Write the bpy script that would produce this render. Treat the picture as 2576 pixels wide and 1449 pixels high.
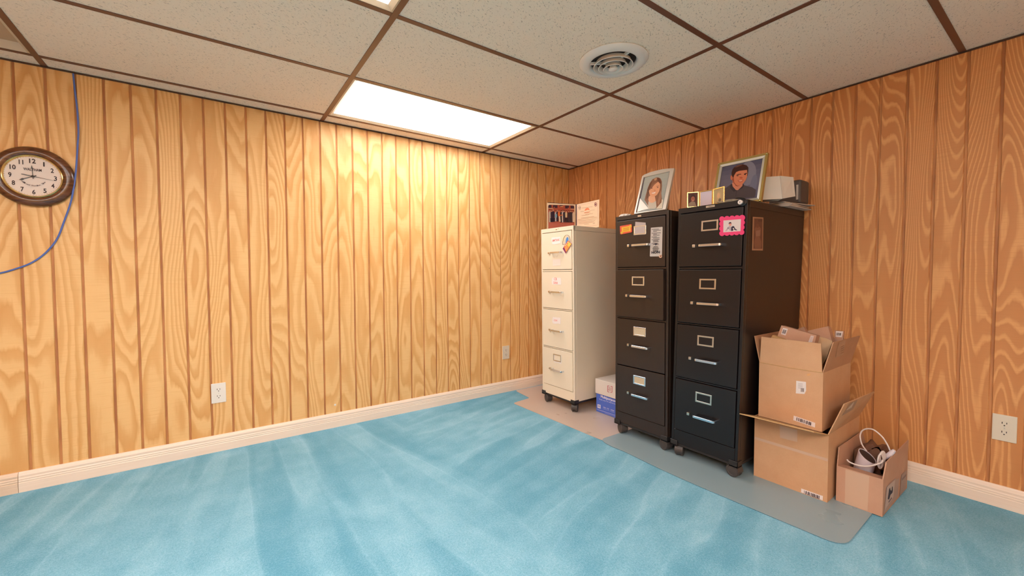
import bpy, bmesh, math, random
from mathutils import Vector, Matrix

for _o in list(bpy.data.objects):
    bpy.data.objects.remove(_o, do_unlink=True)
SC = bpy.context.scene
COL = SC.collection
random.seed(7)

# ------------------------------------------------------------------ camera, world, exposure
PW, PH, FPX = 2576, 1449, 1040.08
YAW, PITCH, ROLL = math.radians(54.4113), math.radians(-2.0339), math.radians(-0.1949)
EYE = Vector((-2.762, -2.9226, 1.0258))
HC = 2.0141                       # ceiling height
FWD = Vector((math.cos(PITCH) * math.cos(YAW), math.cos(PITCH) * math.sin(YAW), math.sin(PITCH)))
_r = FWD.cross(Vector((0, 0, 1))).normalized()
_u = _r.cross(FWD)
RGT = _r * math.cos(ROLL) + _u * math.sin(ROLL)
UPV = -_r * math.sin(ROLL) + _u * math.cos(ROLL)

cam = bpy.data.cameras.new('camera')
cam.sensor_width = 36.0
cam.lens = FPX * 36.0 / PW
cam.clip_start = 0.02
camo = bpy.data.objects.new('camera', cam)
COL.objects.link(camo)
camo.matrix_world = Matrix(((RGT.x, UPV.x, -FWD.x, EYE.x), (RGT.y, UPV.y, -FWD.y, EYE.y),
                            (RGT.z, UPV.z, -FWD.z, EYE.z), (0, 0, 0, 1)))
SC.camera = camo

world = bpy.data.worlds.new('world')
SC.world = world
world.use_nodes = True
world.node_tree.nodes['Background'].inputs[0].default_value = (1.0, 0.93, 0.85, 1)
world.node_tree.nodes['Background'].inputs[1].default_value = 0.05
SC.view_settings.view_transform = 'Standard'
SC.view_settings.look = 'None'
SC.view_settings.gamma = 1.0
SC.view_settings.use_curve_mapping = False
SC.view_settings.exposure = 0.06
LAMP_COLOR = (1.0, 0.96, 0.925)
LAMP_POWER = 9.2                  # emission of the ceiling panels near the corner
LAMP_POWER_ADDED = 22.0            # emission of the unseen panels added behind the camera to brighten the room

# ------------------------------------------------------------------ pixel -> point on a known plane
def ray(u, v):
    return (FWD + RGT * ((u - PW / 2) / FPX) - UPV * ((v - PH / 2) / FPX))
def at_x(u, v, x):
    d = ray(u, v); return EYE + d * ((x - EYE.x) / d.x)
def at_y(u, v, y):
    d = ray(u, v); return EYE + d * ((y - EYE.y) / d.y)
def at_z(u, v, z):
    d = ray(u, v); return EYE + d * ((z - EYE.z) / d.z)
def at_pl(u, v, p0, n):
    d = ray(u, v); return EYE + d * ((p0 - EYE).dot(n) / d.dot(n))

# ------------------------------------------------------------------ object helpers
WL = {}
def wloc(o):
    return WL.get(o.name, Vector((0, 0, 0))) if o else Vector((0, 0, 0))
def tag(o, label=None, cat=None, group=None, kind=None):
    if label: o['label'] = label
    if cat: o['category'] = cat
    if group: o['group'] = group
    if kind: o['kind'] = kind
    return o
def thing(name, loc, label=None, cat=None, group=None, kind=None, parent=None):
    o = bpy.data.objects.new(name, None)
    COL.objects.link(o)
    loc = Vector(loc)
    o.empty_display_size = 0.05
    if parent: o.parent = parent
    o.location = loc - wloc(parent)
    WL[o.name] = loc.copy()
    return tag(o, label, cat, group, kind)
def obj(name, bm, m, parent=None, smooth=False, label=None, cat=None, group=None, kind=None, keep=False):
    """links a bmesh given in world coordinates as one mesh object"""
    bmesh.ops.recalc_face_normals(bm, faces=bm.faces) if not keep else None
    lo = Vector((min(v.co.x for v in bm.verts), min(v.co.y for v in bm.verts), min(v.co.z for v in bm.verts)))
    hi = Vector((max(v.co.x for v in bm.verts), max(v.co.y for v in bm.verts), max(v.co.z for v in bm.verts)))
    org = (lo + hi) / 2
    if parent is None: org.z = lo.z
    for v in bm.verts: v.co -= org
    me = bpy.data.meshes.new(name)
    bm.to_mesh(me); bm.free()
    if m: me.materials.append(m)
    if smooth:
        for p in me.polygons: p.use_smooth = True
        try: me.set_sharp_from_angle(angle=math.radians(38))
        except Exception: pass
    return link(name, me, org, parent, label, cat, group, kind)
def link(name, me, org, parent=None, label=None, cat=None, group=None, kind=None):
    o = bpy.data.objects.new(name, me)
    COL.objects.link(o)
    if parent: o.parent = parent
    o.location = org - wloc(parent)
    WL[o.name] = org.copy()
    return tag(o, label, cat, group, kind)
def BM(): return bmesh.new()
def box(bm, lo, hi, bev=0.0, seg=1, M=None):
    lo, hi = Vector(lo), Vector(hi)
    c, s = (lo + hi) / 2, hi - lo
    r = bmesh.ops.create_cube(bm, size=1.0)
    vs = r['verts']
    for v in vs: v.co = Vector((c.x + v.co.x * abs(s.x), c.y + v.co.y * abs(s.y), c.z + v.co.z * abs(s.z)))
    if bev > 0:
        es = list({e for v in vs for e in v.link_edges})
        r2 = bmesh.ops.bevel(bm, geom=vs + es, offset=bev, segments=seg, affect='EDGES', profile=0.6)
        vs = list({v for f in r2['faces'] for v in f.verts} | {v for v in vs if v.is_valid})
    if M is not None:
        for v in vs: v.co = M @ v.co
    return bm
def tube(bm, pts, r, n=8, closed=False, rx=None):
    pts = [Vector(p) for p in pts]
    N = len(pts); rings = []
    t0 = (pts[1] - pts[0]).normalized()
    a = Vector((0, 0, 1)) if abs(t0.z) < 0.9 else Vector((1, 0, 0))
    nrm = (a - t0 * a.dot(t0)).normalized()
    for i in range(N):
        if closed: t = (pts[(i + 1) % N] - pts[i - 1])
        else: t = pts[min(i + 1, N - 1)] - pts[max(i - 1, 0)]
        t.normalize()
        nrm = (nrm - t * nrm.dot(t)).normalized()
        b = t.cross(nrm)
        rr = r[i] if isinstance(r, (list, tuple)) else r
        rings.append([bm.verts.new(pts[i] + nrm * (rr * math.cos(2 * math.pi * k / n)) + b * ((rx or rr) * math.sin(2 * math.pi * k / n))) for k in range(n)])
    for i in range(N if closed else N - 1):
        A, B = rings[i], rings[(i + 1) % N]
        for k in range(n): bm.faces.new((A[k], A[(k + 1) % n], B[(k + 1) % n], B[k]))
    if not closed:
        bm.faces.new(rings[0]); bm.faces.new(list(reversed(rings[-1])))
    return bm
def smooth_pts(pts, k=6, closed=False):
    """Catmull-Rom through the points"""
    P = [Vector(p) for p in pts]; n = len(P); out = []
    for i in range(n if closed else n - 1):
        g = lambda j: P[j % n] if closed else P[max(0, min(n - 1, j))]
        p0, p1, p2, p3 = g(i - 1), g(i), g(i + 1), g(i + 2)
        for s in range(k):
            t = s / k
            out.append(0.5 * ((2 * p1) + (p2 - p0) * t + (2 * p0 - 5 * p1 + 4 * p2 - p3) * t * t + (3 * p1 - p0 - 3 * p2 + p3) * t ** 3))
    if not closed: out.append(P[-1])
    return out
def prism(bm, pts, ext):
    ext = Vector(ext)
    A = [bm.verts.new(Vector(p)) for p in pts]; B = [bm.verts.new(Vector(p) + ext) for p in pts]
    n = len(A)
    bm.faces.new(A); bm.faces.new(list(reversed(B)))
    for k in range(n): bm.faces.new((A[k], A[(k + 1) % n], B[(k + 1) % n], B[k]))
    return bm
def frame_ring(bm, outer, inner, ext):
    """flat ring between two outlines of equal count, extruded"""
    ext = Vector(ext); n = len(outer)
    o0 = [bm.verts.new(Vector(p)) for p in outer]; i0 = [bm.verts.new(Vector(p)) for p in inner]
    o1 = [bm.verts.new(Vector(p) + ext) for p in outer]; i1 = [bm.verts.new(Vector(p) + ext) for p in inner]
    for k in range(n):
        j = (k + 1) % n
        bm.faces.new((o0[k], o0[j], i0[j], i0[k])); bm.faces.new((o1[k], i1[k], i1[j], o1[j]))
        bm.faces.new((o0[k], o1[k], o1[j], o0[j])); bm.faces.new((i0[k], i0[j], i1[j], i1[k]))
    return bm
def lathe(bm, prof, c, ax=Vector((0, 0, 1)), n=32, closed=False):
    """prof = [(radius, height along axis)]"""
    c, ax = Vector(c), Vector(ax).normalized()
    a = Vector((1, 0, 0)) if abs(ax.x) < 0.9 else Vector((0, 1, 0))
    e1 = (a - ax * a.dot(ax)).normalized(); e2 = ax.cross(e1)
    rings = []
    for r, h in prof:
        if r < 1e-6: rings.append([bm.verts.new(c + ax * h)])
        else: rings.append([bm.verts.new(c + ax * h + e1 * (r * math.cos(2 * math.pi * k / n)) + e2 * (r * math.sin(2 * math.pi * k / n))) for k in range(n)])
    m = len(rings)
    for i in range(m if closed else m - 1):
        A, B = rings[i], rings[(i + 1) % m]
        if len(A) == 1 and len(B) == 1: continue
        for k in range(n):
            j = (k + 1) % n
            if len(A) == 1: bm.faces.new((A[0], B[j], B[k]))
            elif len(B) == 1: bm.faces.new((A[k], A[j], B[0]))
            else: bm.faces.new((A[k], A[j], B[j], B[k]))
    return bm
def panel(bm, q, t, inward=None):
    """a thin board from a quad, thickness t along its normal"""
    q = [Vector(p) for p in q]
    n = (q[1] - q[0]).cross(q[3] - q[0]).normalized()
    if inward is not None and n.dot(Vector(inward)) < 0: n = -n
    return prism(bm, q, n * t)
def cyl(bm, c, r, h, ax=(0, 0, 1), n=20):
    return lathe(bm, [(0, 0), (r, 0), (r, h), (0, h)], c, Vector(ax), n)

# ------------------------------------------------------------------ materials
def s2l(c):
    f = lambda x: x / 12.92 if x <= 0.04045 else ((x + 0.055) / 1.055) ** 2.4
    return tuple(f(v / 255.0) for v in c) + (1.0,)
def mk(name, base=(0.8, 0.8, 0.8), rough=0.5, metal=0.0, spec=0.5):
    m = bpy.data.materials.new(name); m.use_nodes = True
    nt = m.node_tree; b = nt.nodes['Principled BSDF']
    b.inputs['Base Color'].default_value = tuple(base)[:3] + (1,)
    b.inputs['Roughness'].default_value = rough
    b.inputs['Metallic'].default_value = metal
    b.inputs['Specular IOR Level'].default_value = spec
    return m, nt, b
class NT:
    """small helper to wire shader nodes"""
    def __init__(s, nt): s.nt = nt
    def _in(s, sock, v):
        if hasattr(v, 'is_output'): s.nt.links.new(v, sock)
        else:
            try: sock.default_value = v
            except Exception: sock.default_value = tuple(v) + (1,)
    def math(s, op, a, b=None, c=None, clamp=False):
        n = s.nt.nodes.new('ShaderNodeMath'); n.operation = op; n.use_clamp = clamp
        s._in(n.inputs[0], a)
        if b is not None: s._in(n.inputs[1], b)
        if c is not None: s._in(n.inputs[2], c)
        return n.outputs[0]
    def pos(s): return s.nt.nodes.new('ShaderNodeNewGeometry').outputs['Position']
    def sep(s, v):
        n = s.nt.nodes.new('ShaderNodeSeparateXYZ'); s._in(n.inputs[0], v); return n.outputs
    def comb(s, x=0.0, y=0.0, z=0.0):
        n = s.nt.nodes.new('ShaderNodeCombineXYZ')
        for i, v in enumerate((x, y, z)): s._in(n.inputs[i], v)
        return n.outputs[0]
    def noise(s, vec, scale=5.0, detail=2.0, rough=0.5, dist=0.0):
        n = s.nt.nodes.new('ShaderNodeTexNoise'); s._in(n.inputs['Vector'], vec)
        n.inputs['Scale'].default_value = scale; n.inputs['Detail'].default_value = detail
        n.inputs['Roughness'].default_value = rough; n.inputs['Distortion'].default_value = dist
        return n.outputs[0]
    def voro(s, vec, scale, feature='F1'):
        n = s.nt.nodes.new('ShaderNodeTexVoronoi'); s._in(n.inputs['Vector'], vec); n.feature = feature
        n.inputs['Scale'].default_value = scale; return n.outputs
    def ramp(s, v, stops, interp='LINEAR'):
        n = s.nt.nodes.new('ShaderNodeValToRGB'); s._in(n.inputs[0], v); cr = n.color_ramp
        cr.interpolation = interp
        while len(cr.elements) < len(stops): cr.elements.new(0.5)
        for e, (p, c) in zip(cr.elements, stops):
            e.position = p; e.color = tuple(c)[:3] + (1,)
        return n.outputs[0]
    def mix(s, f, a, b, blend='MIX'):
        n = s.nt.nodes.new('ShaderNodeMix'); n.data_type = 'RGBA'; n.blend_type = blend
        s._in(n.inputs[0], f); s._in(n.inputs[6], a); s._in(n.inputs[7], b); return n.outputs[2]
    def bump(s, h, strength=0.2, dist=0.002):
        n = s.nt.nodes.new('ShaderNodeBump'); n.inputs['Strength'].default_value = strength
        n.inputs['Distance'].default_value = dist; s._in(n.inputs['Height'], h); return n.outputs[0]
    def smooth(s, v, a, b):
        n = s.nt.nodes.new('ShaderNodeMapRange'); n.interpolation_type = 'SMOOTHSTEP'
        s._in(n.inputs[0], v); n.inputs[1].default_value = a; n.inputs[2].default_value = b; return n.outputs[0]

def wood_wall(name, axis, off, pale, dark, stops, rings, ku=3.4, kv=0.62):
    """rotary-cut plywood panelling: wandering cathedral grain, 4 ft sheets, fine saw lines"""
    m, nt, b = mk(name, rough=0.42, spec=0.35)
    t = NT(nt); p = t.sep(t.pos()); u, v = p[axis], p[2]
    sheet = t.math('FLOOR', t.math('DIVIDE', t.math('ADD', u, off), 1.2036))
    su = t.math('MULTIPLY', sheet, 7.31)
    n1 = t.noise(t.comb(t.math('MULTIPLY', u, ku), t.math('MULTIPLY', v, kv), su), 1.0, 1.5, 0.5)
    n2 = t.noise(t.comb(t.math('MULTIPLY', u, 11.0), t.math('MULTIPLY', v, 2.4), su), 1.0, 3.0, 0.55)
    fine = t.noise(t.comb(t.math('MULTIPLY', u, 150.0), t.math('MULTIPLY', v, 14.0), su), 1.0, 2.0, 0.6)
    dens = t.noise(t.comb(t.math('MULTIPLY', u, 1.3), t.math('MULTIPLY', v, 0.35), t.math('ADD', su, 8.8)), 1.0, 1.0)
    r = t.math('MULTIPLY', n1, t.math('MULTIPLY_ADD', dens, rings, rings * 0.35))
    r = t.math('ADD', r, t.math('MULTIPLY', n2, 1.5))
    r = t.math('ADD', r, t.math('MULTIPLY', fine, 0.16))
    saw = t.math('FRACT', r)
    wide = t.noise(t.comb(t.math('MULTIPLY', u, 2.6), t.math('MULTIPLY', v, 0.9), t.math('ADD', su, 3.3)), 1.0, 2.0)
    grain = t.ramp(saw, [(q, (g, g, g)) for q, g in stops])
    amt = t.math('MULTIPLY', grain, t.math('MULTIPLY_ADD', wide, 1.0, 0.35), clamp=True)
    col = t.mix(amt, pale + (1,), dark + (1,))
    sl = t.noise(t.comb(t.math('MULTIPLY', u, 7.0), t.math('MULTIPLY', v, 230.0), 1.0), 1.0, 2.0, 0.6)
    col = t.mix(t.math('MULTIPLY', t.smooth(sl, 0.50, 0.72), 0.32), col, dark + (1,))
    kn = t.voro(t.comb(t.math('MULTIPLY', u, 2.6), t.math('MULTIPLY', v, 1.7), 4.0), 1.0)[0]
    col = t.mix(t.smooth(kn, 0.014, 0.007), col, (0.16, 0.06, 0.02, 1))
    nt.links.new(col, b.inputs['Base Color'])
    nt.links.new(t.bump(t.math('ADD', sl, t.math('MULTIPLY', grain, 0.4)), 0.10, 0.001), b.inputs['Normal'])
    return m
M = {}
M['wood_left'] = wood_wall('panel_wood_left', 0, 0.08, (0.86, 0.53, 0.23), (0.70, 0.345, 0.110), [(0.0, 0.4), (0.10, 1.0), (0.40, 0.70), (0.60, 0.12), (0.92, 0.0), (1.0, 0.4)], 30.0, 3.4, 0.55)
M['wood_right'] = wood_wall('panel_wood_right_shaded', 1, 0.0745, (0.77, 0.385, 0.155), (0.55, 0.215, 0.072), [(0.0, 0.5), (0.06, 1.0), (0.62, 0.85), (0.76, 0.15), (0.90, 0.0), (1.0, 0.5)], 50.0, 4.4, 0.46)  # same panelling; this wall's dimmer, redder light put into its wood colours
m, nt, b = mk('groove_wood', rough=0.6)
t = NT(nt); n = t.noise(t.comb(t.math('MULTIPLY', t.sep(t.pos())[0], 30), t.math('MULTIPLY', t.sep(t.pos())[1], 30), t.math('MULTIPLY', t.sep(t.pos())[2], 5)), 1.0, 2.0)
nt.links.new(t.ramp(n, [(0.3, (0.60, 0.27, 0.10)), (0.62, (0.40, 0.155, 0.055))]), b.inputs['Base Color'])
M['groove'] = m

def base_wood(name, c0, c1):
    m, nt, b = mk(name, rough=0.4)
    t = NT(nt); p = t.sep(t.pos())
    n = t.noise(t.comb(t.math('MULTIPLY', p[0], 3.0), t.math('MULTIPLY', p[1], 3.0), t.math('MULTIPLY', p[2], 160.0)), 1.0, 3.0)
    nt.links.new(t.ramp(n, [(0.35, c0), (0.7, c1)]), b.inputs['Base Color'])
    return m
M['baseboard'] = base_wood('baseboard_pine', (0.89, 0.735, 0.62), (0.85, 0.685, 0.56))
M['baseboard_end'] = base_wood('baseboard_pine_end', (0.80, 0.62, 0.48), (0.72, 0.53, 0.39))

# carpet: short pile with vacuum strokes
m, nt, b = mk('carpet', rough=0.95, spec=0.1)
t = NT(nt); P = t.pos(); x, y, z = t.sep(P)
warp = t.noise(t.comb(x, y, 0.0), 1.1, 1.0)
def strokes(cu, cv, w, l, seed):
    """overlapping straight vacuum strokes: flat-toned bands with soft ends"""
    out = None
    for q, (ww, ll) in enumerate(((w, l), (w * 1.7, l * 1.6))):
        n_ = t.noise(t.comb(t.math('MULTIPLY', cu, ww), t.math('MULTIPLY', cv, ll), seed + 5.0 * q), 1.0, 1.0, 0.4)
        ln = t.math('MULTIPLY', t.smooth(t.math('ABSOLUTE', t.math('SUBTRACT', n_, 0.53)), 0.022, 0.004), 0.42) if q == 0 else 0.0
        n_ = t.math('ADD', t.smooth(n_, 0.42, 0.56), ln)
        out = n_ if out is None else t.math('ADD', t.math('MULTIPLY', out, 0.6), t.math('MULTIPLY', n_, 0.4))
    return out
# fan of strokes towards the long wall, and strokes towards the cabinets
fan = t.math('ADD', x, t.math('MULTIPLY', t.math('MULTIPLY', t.math('ADD', y, 0.5), t.math('ADD', x, 2.42)), 0.22))
sA = strokes(t.math('ADD', fan, t.math('MULTIPLY', warp, 0.06)), y, 5.2, 0.55, 2.0)
c20, s20 = math.cos(math.radians(17)), math.sin(math.radians(17))
al = t.math('ADD', t.math('MULTIPLY', x, c20), t.math('MULTIPLY', y, s20))
ac = t.math('ADD', t.math('SUBTRACT', t.math('MULTIPLY', y, c20), t.math('MULTIPLY', x, s20)), t.math('MULTIPLY', warp, 0.06))
sB = strokes(ac, al, 5.0, 0.8, 9.0)
zone = t.smooth(t.math('ADD', x, t.math('MULTIPLY', warp, 0.35)), -1.72, -1.45)
s = t.math('ADD', t.math('MULTIPLY', sA, t.math('SUBTRACT', 1.0, zone)), t.math('MULTIPLY', sB, zone))
blot = t.noise(t.comb(x, y, 1.0), 7.0, 4.0, 0.62)
nap = t.math('ADD', t.math('MULTIPLY_ADD', s, 0.72, 0.22), t.math('MULTIPLY', t.math('SUBTRACT', blot, 0.5), 1.25))
spk = t.noise(P, 330.0, 2.0, 0.6)
spk2 = t.noise(P, 120.0, 2.0, 0.6)
f = t.math('ADD', t.math('MULTIPLY', nap, 0.52), t.math('ADD', t.math('MULTIPLY', t.math('SUBTRACT', spk, 0.5), 1.25), t.math('MULTIPLY', t.math('SUBTRACT', spk2, 0.5), 0.75)))
cc = t.ramp(f, [(0.0, (0.095, 0.325, 0.47)), (0.5, (0.225, 0.49, 0.645)), (1.0, (0.41, 0.66, 0.80))])
nt.links.new(cc, b.inputs['Base Color'])
nt.links.new(t.bump(t.math('ADD', spk, spk2), 0.6, 0.004), b.inputs['Normal'])
b.inputs['Sheen Weight'].default_value = 0.25
b.inputs['Sheen Tint'].default_value = (0.6, 0.85, 1, 1)
M['carpet'] = m

# fissured mineral ceiling tile
m, nt, b = mk('ceiling_tile', rough=0.9, spec=0.2)
t = NT(nt); P = t.pos(); x, y, z = t.sep(P)
wv = t.noise(P, 9.0, 2.0)
ang = t.noise(P, 3.0, 1.0)
ux = t.math('ADD', t.math('MULTIPLY', x, 0.83), t.math('MULTIPLY', y, 0.55)); vy = t.math('SUBTRACT', t.math('MULTIPLY', y, 0.83), t.math('MULTIPLY', x, 0.55))
fis = t.noise(t.comb(t.math('MULTIPLY', ux, 92.0), t.math('MULTIPLY', vy, 190.0), t.math('MULTIPLY', ang, 30.0)), 1.0, 1.0, 0.5, 0.6)
pin = t.noise(P, 210.0, 1.0)
pit = t.math('MAXIMUM', t.smooth(fis, 0.64, 0.69), t.math('MULTIPLY', t.smooth(pin, 0.69, 0.74), 0.7))
tint = t.noise(P, 1.1, 2.0)
col = t.mix(tint, (0.95, 0.80, 0.65, 1), (0.92, 0.765, 0.605, 1))
nt.links.new(t.mix(t.math('MULTIPLY', pit, 0.50), col, (0.33, 0.25, 0.18, 1)), b.inputs['Base Color'])
nt.links.new(t.bump(t.math('SUBTRACT', 1.0, pit), 0.5, 0.002), b.inputs['Normal'])
M['tile'] = m
M['tbar'] = mk('brown_tbar', (0.15, 0.056, 0.033), 0.32, 0.0, 0.5)[0]
M['wall_angle'] = mk('dark_wall_angle', (0.05, 0.024, 0.018), 0.4)[0]
M['lamp_frame'] = mk('lamp_frame', (0.66, 0.50, 0.34), 0.4)[0]
M['lamp_off'] = mk('lamp_off_diffuser', (0.55, 0.38, 0.24), 0.5)[0]
m, nt, b = mk('lit_diffuser', (0.9, 0.9, 0.9), 0.5)
b.inputs['Emission Color'].default_value = LAMP_COLOR + (1,)
b.inputs['Emission Strength'].default_value = LAMP_POWER
M['lamp'] = m
m = m.copy(); m.name = 'lit_diffuser_added'; m.node_tree.nodes['Principled BSDF'].inputs['Emission Strength'].default_value = LAMP_POWER_ADDED
M['lamp_added'] = m
M['vent'] = mk('vent_white', (0.80, 0.755, 0.70), 0.35)[0]
M['dark_void'] = mk('vent_void', (0.03, 0.018, 0.016), 0.8)[0]

def enamel(name, c, rough=0.38, bumpy=0.06):
    m, nt, b = mk(name, c, rough, 0.0, 0.5)
    t = NT(nt); n = t.noise(t.pos(), 900.0, 1.0)
    nt.links.new(t.bump(n, bumpy, 0.0006), b.inputs['Normal'])
    return m
M['beige'] = enamel('beige_enamel', (0.80, 0.70, 0.555), 0.36)
M['beige_gap'] = mk('beige_inside', (0.16, 0.11, 0.07), 0.6)[0]
M['black1'] = enamel('brown_black_enamel', (0.030, 0.017, 0.0125), 0.36)
M['black2'] = enamel('black_enamel', (0.009, 0.0055, 0.006), 0.34)
M['black_gap'] = mk('black_inside', (0.004, 0.003, 0.003), 0.7)[0]
M['black_plastic'] = enamel('black_plastic', (0.022, 0.018, 0.018), 0.42)
M['caster_grey'] = enamel('caster_grey', (0.055, 0.046, 0.045), 0.45)
M['chrome'] = mk('chrome', (0.74, 0.80, 0.90), 0.26, 1.0)[0]
M['brushed'] = mk('satin_nickel', (0.72, 0.66, 0.58), 0.32, 1.0)[0]
M['brass'] = mk('brass', (0.83, 0.60, 0.24), 0.24, 1.0)[0]
M['silver'] = mk('silver_frame', (0.64, 0.61, 0.54), 0.34, 0.75)[0]
M['gold_dull'] = mk('dull_gold_frame', (0.50, 0.36, 0.12), 0.34, 0.7)[0]
M['pewter'] = mk('pewter_frame', (0.60, 0.54, 0.47), 0.36, 0.35)[0]
M['easel'] = mk('easel_back', (0.03, 0.025, 0.022), 0.7)[0]
M['white_plastic'] = mk('outlet_plastic', (0.82, 0.76, 0.70), 0.35)[0]
M['ivory_plastic'] = mk('outlet_ivory', (0.74, 0.66, 0.54), 0.35)[0]
M['slot'] = mk('outlet_slot', (0.04, 0.02, 0.02), 0.7)[0]
M['blue_cable'] = mk('blue_cable', (0.10, 0.17, 0.52), 0.4)[0]
M['white_paper'] = mk('white_paper', (0.80, 0.77, 0.74), 0.75)[0]
M['grey_paper'] = mk('paper_stack', (0.52, 0.46, 0.42), 0.7)[0]
M['white_card'] = mk('white_card', (0.66, 0.60, 0.54), 0.6)[0]
M['dark_grey'] = mk('dark_grey_vinyl', (0.085, 0.065, 0.062), 0.5)[0]
M['blue_box'] = mk('blue_carton', (0.085, 0.16, 0.62), 0.5)[0]
M['white_cable'] = mk('white_cable', (0.74, 0.66, 0.64), 0.4)[0]
M['cam_white'] = mk('camera_white', (0.70, 0.62, 0.68), 0.35)[0]
M['cam_dark'] = mk('camera_lens', (0.022, 0.014, 0.018), 0.45)[0]
M['velvet'] = mk('folder_cover', (0.06, 0.02, 0.05), 0.7)[0]
M['pink'] = mk('pink_foam', (0.78, 0.045, 0.17), 0.65)[0]

def board(name, c0, c1):
    m, nt, b = mk(name, rough=0.75, spec=0.25)
    t = NT(nt); P = t.pos()
    n = t.noise(P, 9.0, 4.0, 0.6); f = t.noise(P, 260.0, 2.0)
    x, y, z = t.sep(P)
    flute = t.math('SINE', t.math('MULTIPLY', t.math('ADD', x, y), 900.0))
    k = t.math('ADD', t.math('MULTIPLY', n, 0.8), t.math('MULTIPLY', f, 0.25))
    nt.links.new(t.ramp(k, [(0.3, c0), (0.75, c1)]), b.inputs['Base Color'])
    nt.links.new(t.bump(t.math('ADD', t.math('MULTIPLY', n, 3.0), t.math('MULTIPLY', flute, 0.05)), 0.12, 0.002), b.inputs['Normal'])
    return m
M['card'] = board('cardboard', (0.62, 0.37, 0.215), (0.55, 0.31, 0.17))
M['card_b'] = board('cardboard_brown', (0.52, 0.285, 0.165), (0.44, 0.23, 0.13))
M['card_c'] = board('cardboard_pinkish', (0.56, 0.33, 0.225), (0.50, 0.28, 0.19))
M['card_edge'] = board('cardboard_edge', (0.60, 0.38, 0.18), (0.46, 0.26, 0.11))
M['manila'] = board('manila_card', (0.64, 0.44, 0.27), (0.58, 0.38, 0.22))
M['kraft'] = board('kraft_paper', (0.22, 0.11, 0.07), (0.15, 0.07, 0.045))
M['tape'] = mk('packing_tape', (0.60, 0.40, 0.285), 0.2, 0.0, 0.6)[0]
# walnut clock case
m, nt, b = mk('walnut', rough=0.22, spec=0.6)
t = NT(nt); x, y, z = t.sep(t.pos())
n = t.noise(t.comb(t.math('MULTIPLY', x, 14.0), 0.0, t.math('MULTIPLY', z, 60.0)), 1.0, 4.0, 0.6, 0.6)
nt.links.new(t.ramp(n, [(0.3, (0.055, 0.018, 0.008)), (0.7, (0.20, 0.070, 0.024))]), b.inputs['Base Color'])
M['walnut'] = m
m, nt, b = mk('clock_glass', (1, 1, 1), 0.02)
b.inputs['Transmission Weight'].default_value = 1.0
b.inputs['IOR'].default_value = 1.1
M['glass'] = m
# hazy vinyl chair mat over the carpet
def vinyl(name, c, alpha):
    m, nt, b = mk(name, c, 0.30, 0.0, 0.5)
    t = NT(nt); P = t.pos()
    n = t.noise(P, 5.0, 3.0); n2 = t.noise(P, 420.0, 1.0)
    nt.links.new(t.math('MULTIPLY_ADD', n, 0.10, 0.24), b.inputs['Roughness'])
    sc = t.noise(P, 2.2, 3.0)
    nt.links.new(t.mix(t.math('MULTIPLY', sc, 0.5), tuple(c) + (1,), tuple(v * alpha for v in c) + (1,)), b.inputs['Base Color'])
    return m
M['mat_far'] = vinyl('vinyl_mat_warm_reflection', (0.58, 0.465, 0.40), 0.86)  # warm reflection of wall and cabinet put into the vinyl's colour
M['mat_near'] = vinyl('vinyl_mat_grey', (0.28, 0.38, 0.43), 0.82)
# print ink: colours stored on the faces of the printed sheet
m, nt, b = mk('print_ink', rough=0.5, spec=0.3)
a = nt.nodes.new('ShaderNodeVertexColor'); a.layer_name = 'ink'
nt.links.new(a.outputs[0], b.inputs['Base Color'])
M['ink'] = m
m2 = m.copy(); m2.name = 'print_glossy'; m2.node_tree.nodes['Principled BSDF'].inputs['Roughness'].default_value = 0.18
M['ink_gloss'] = m2

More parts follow.
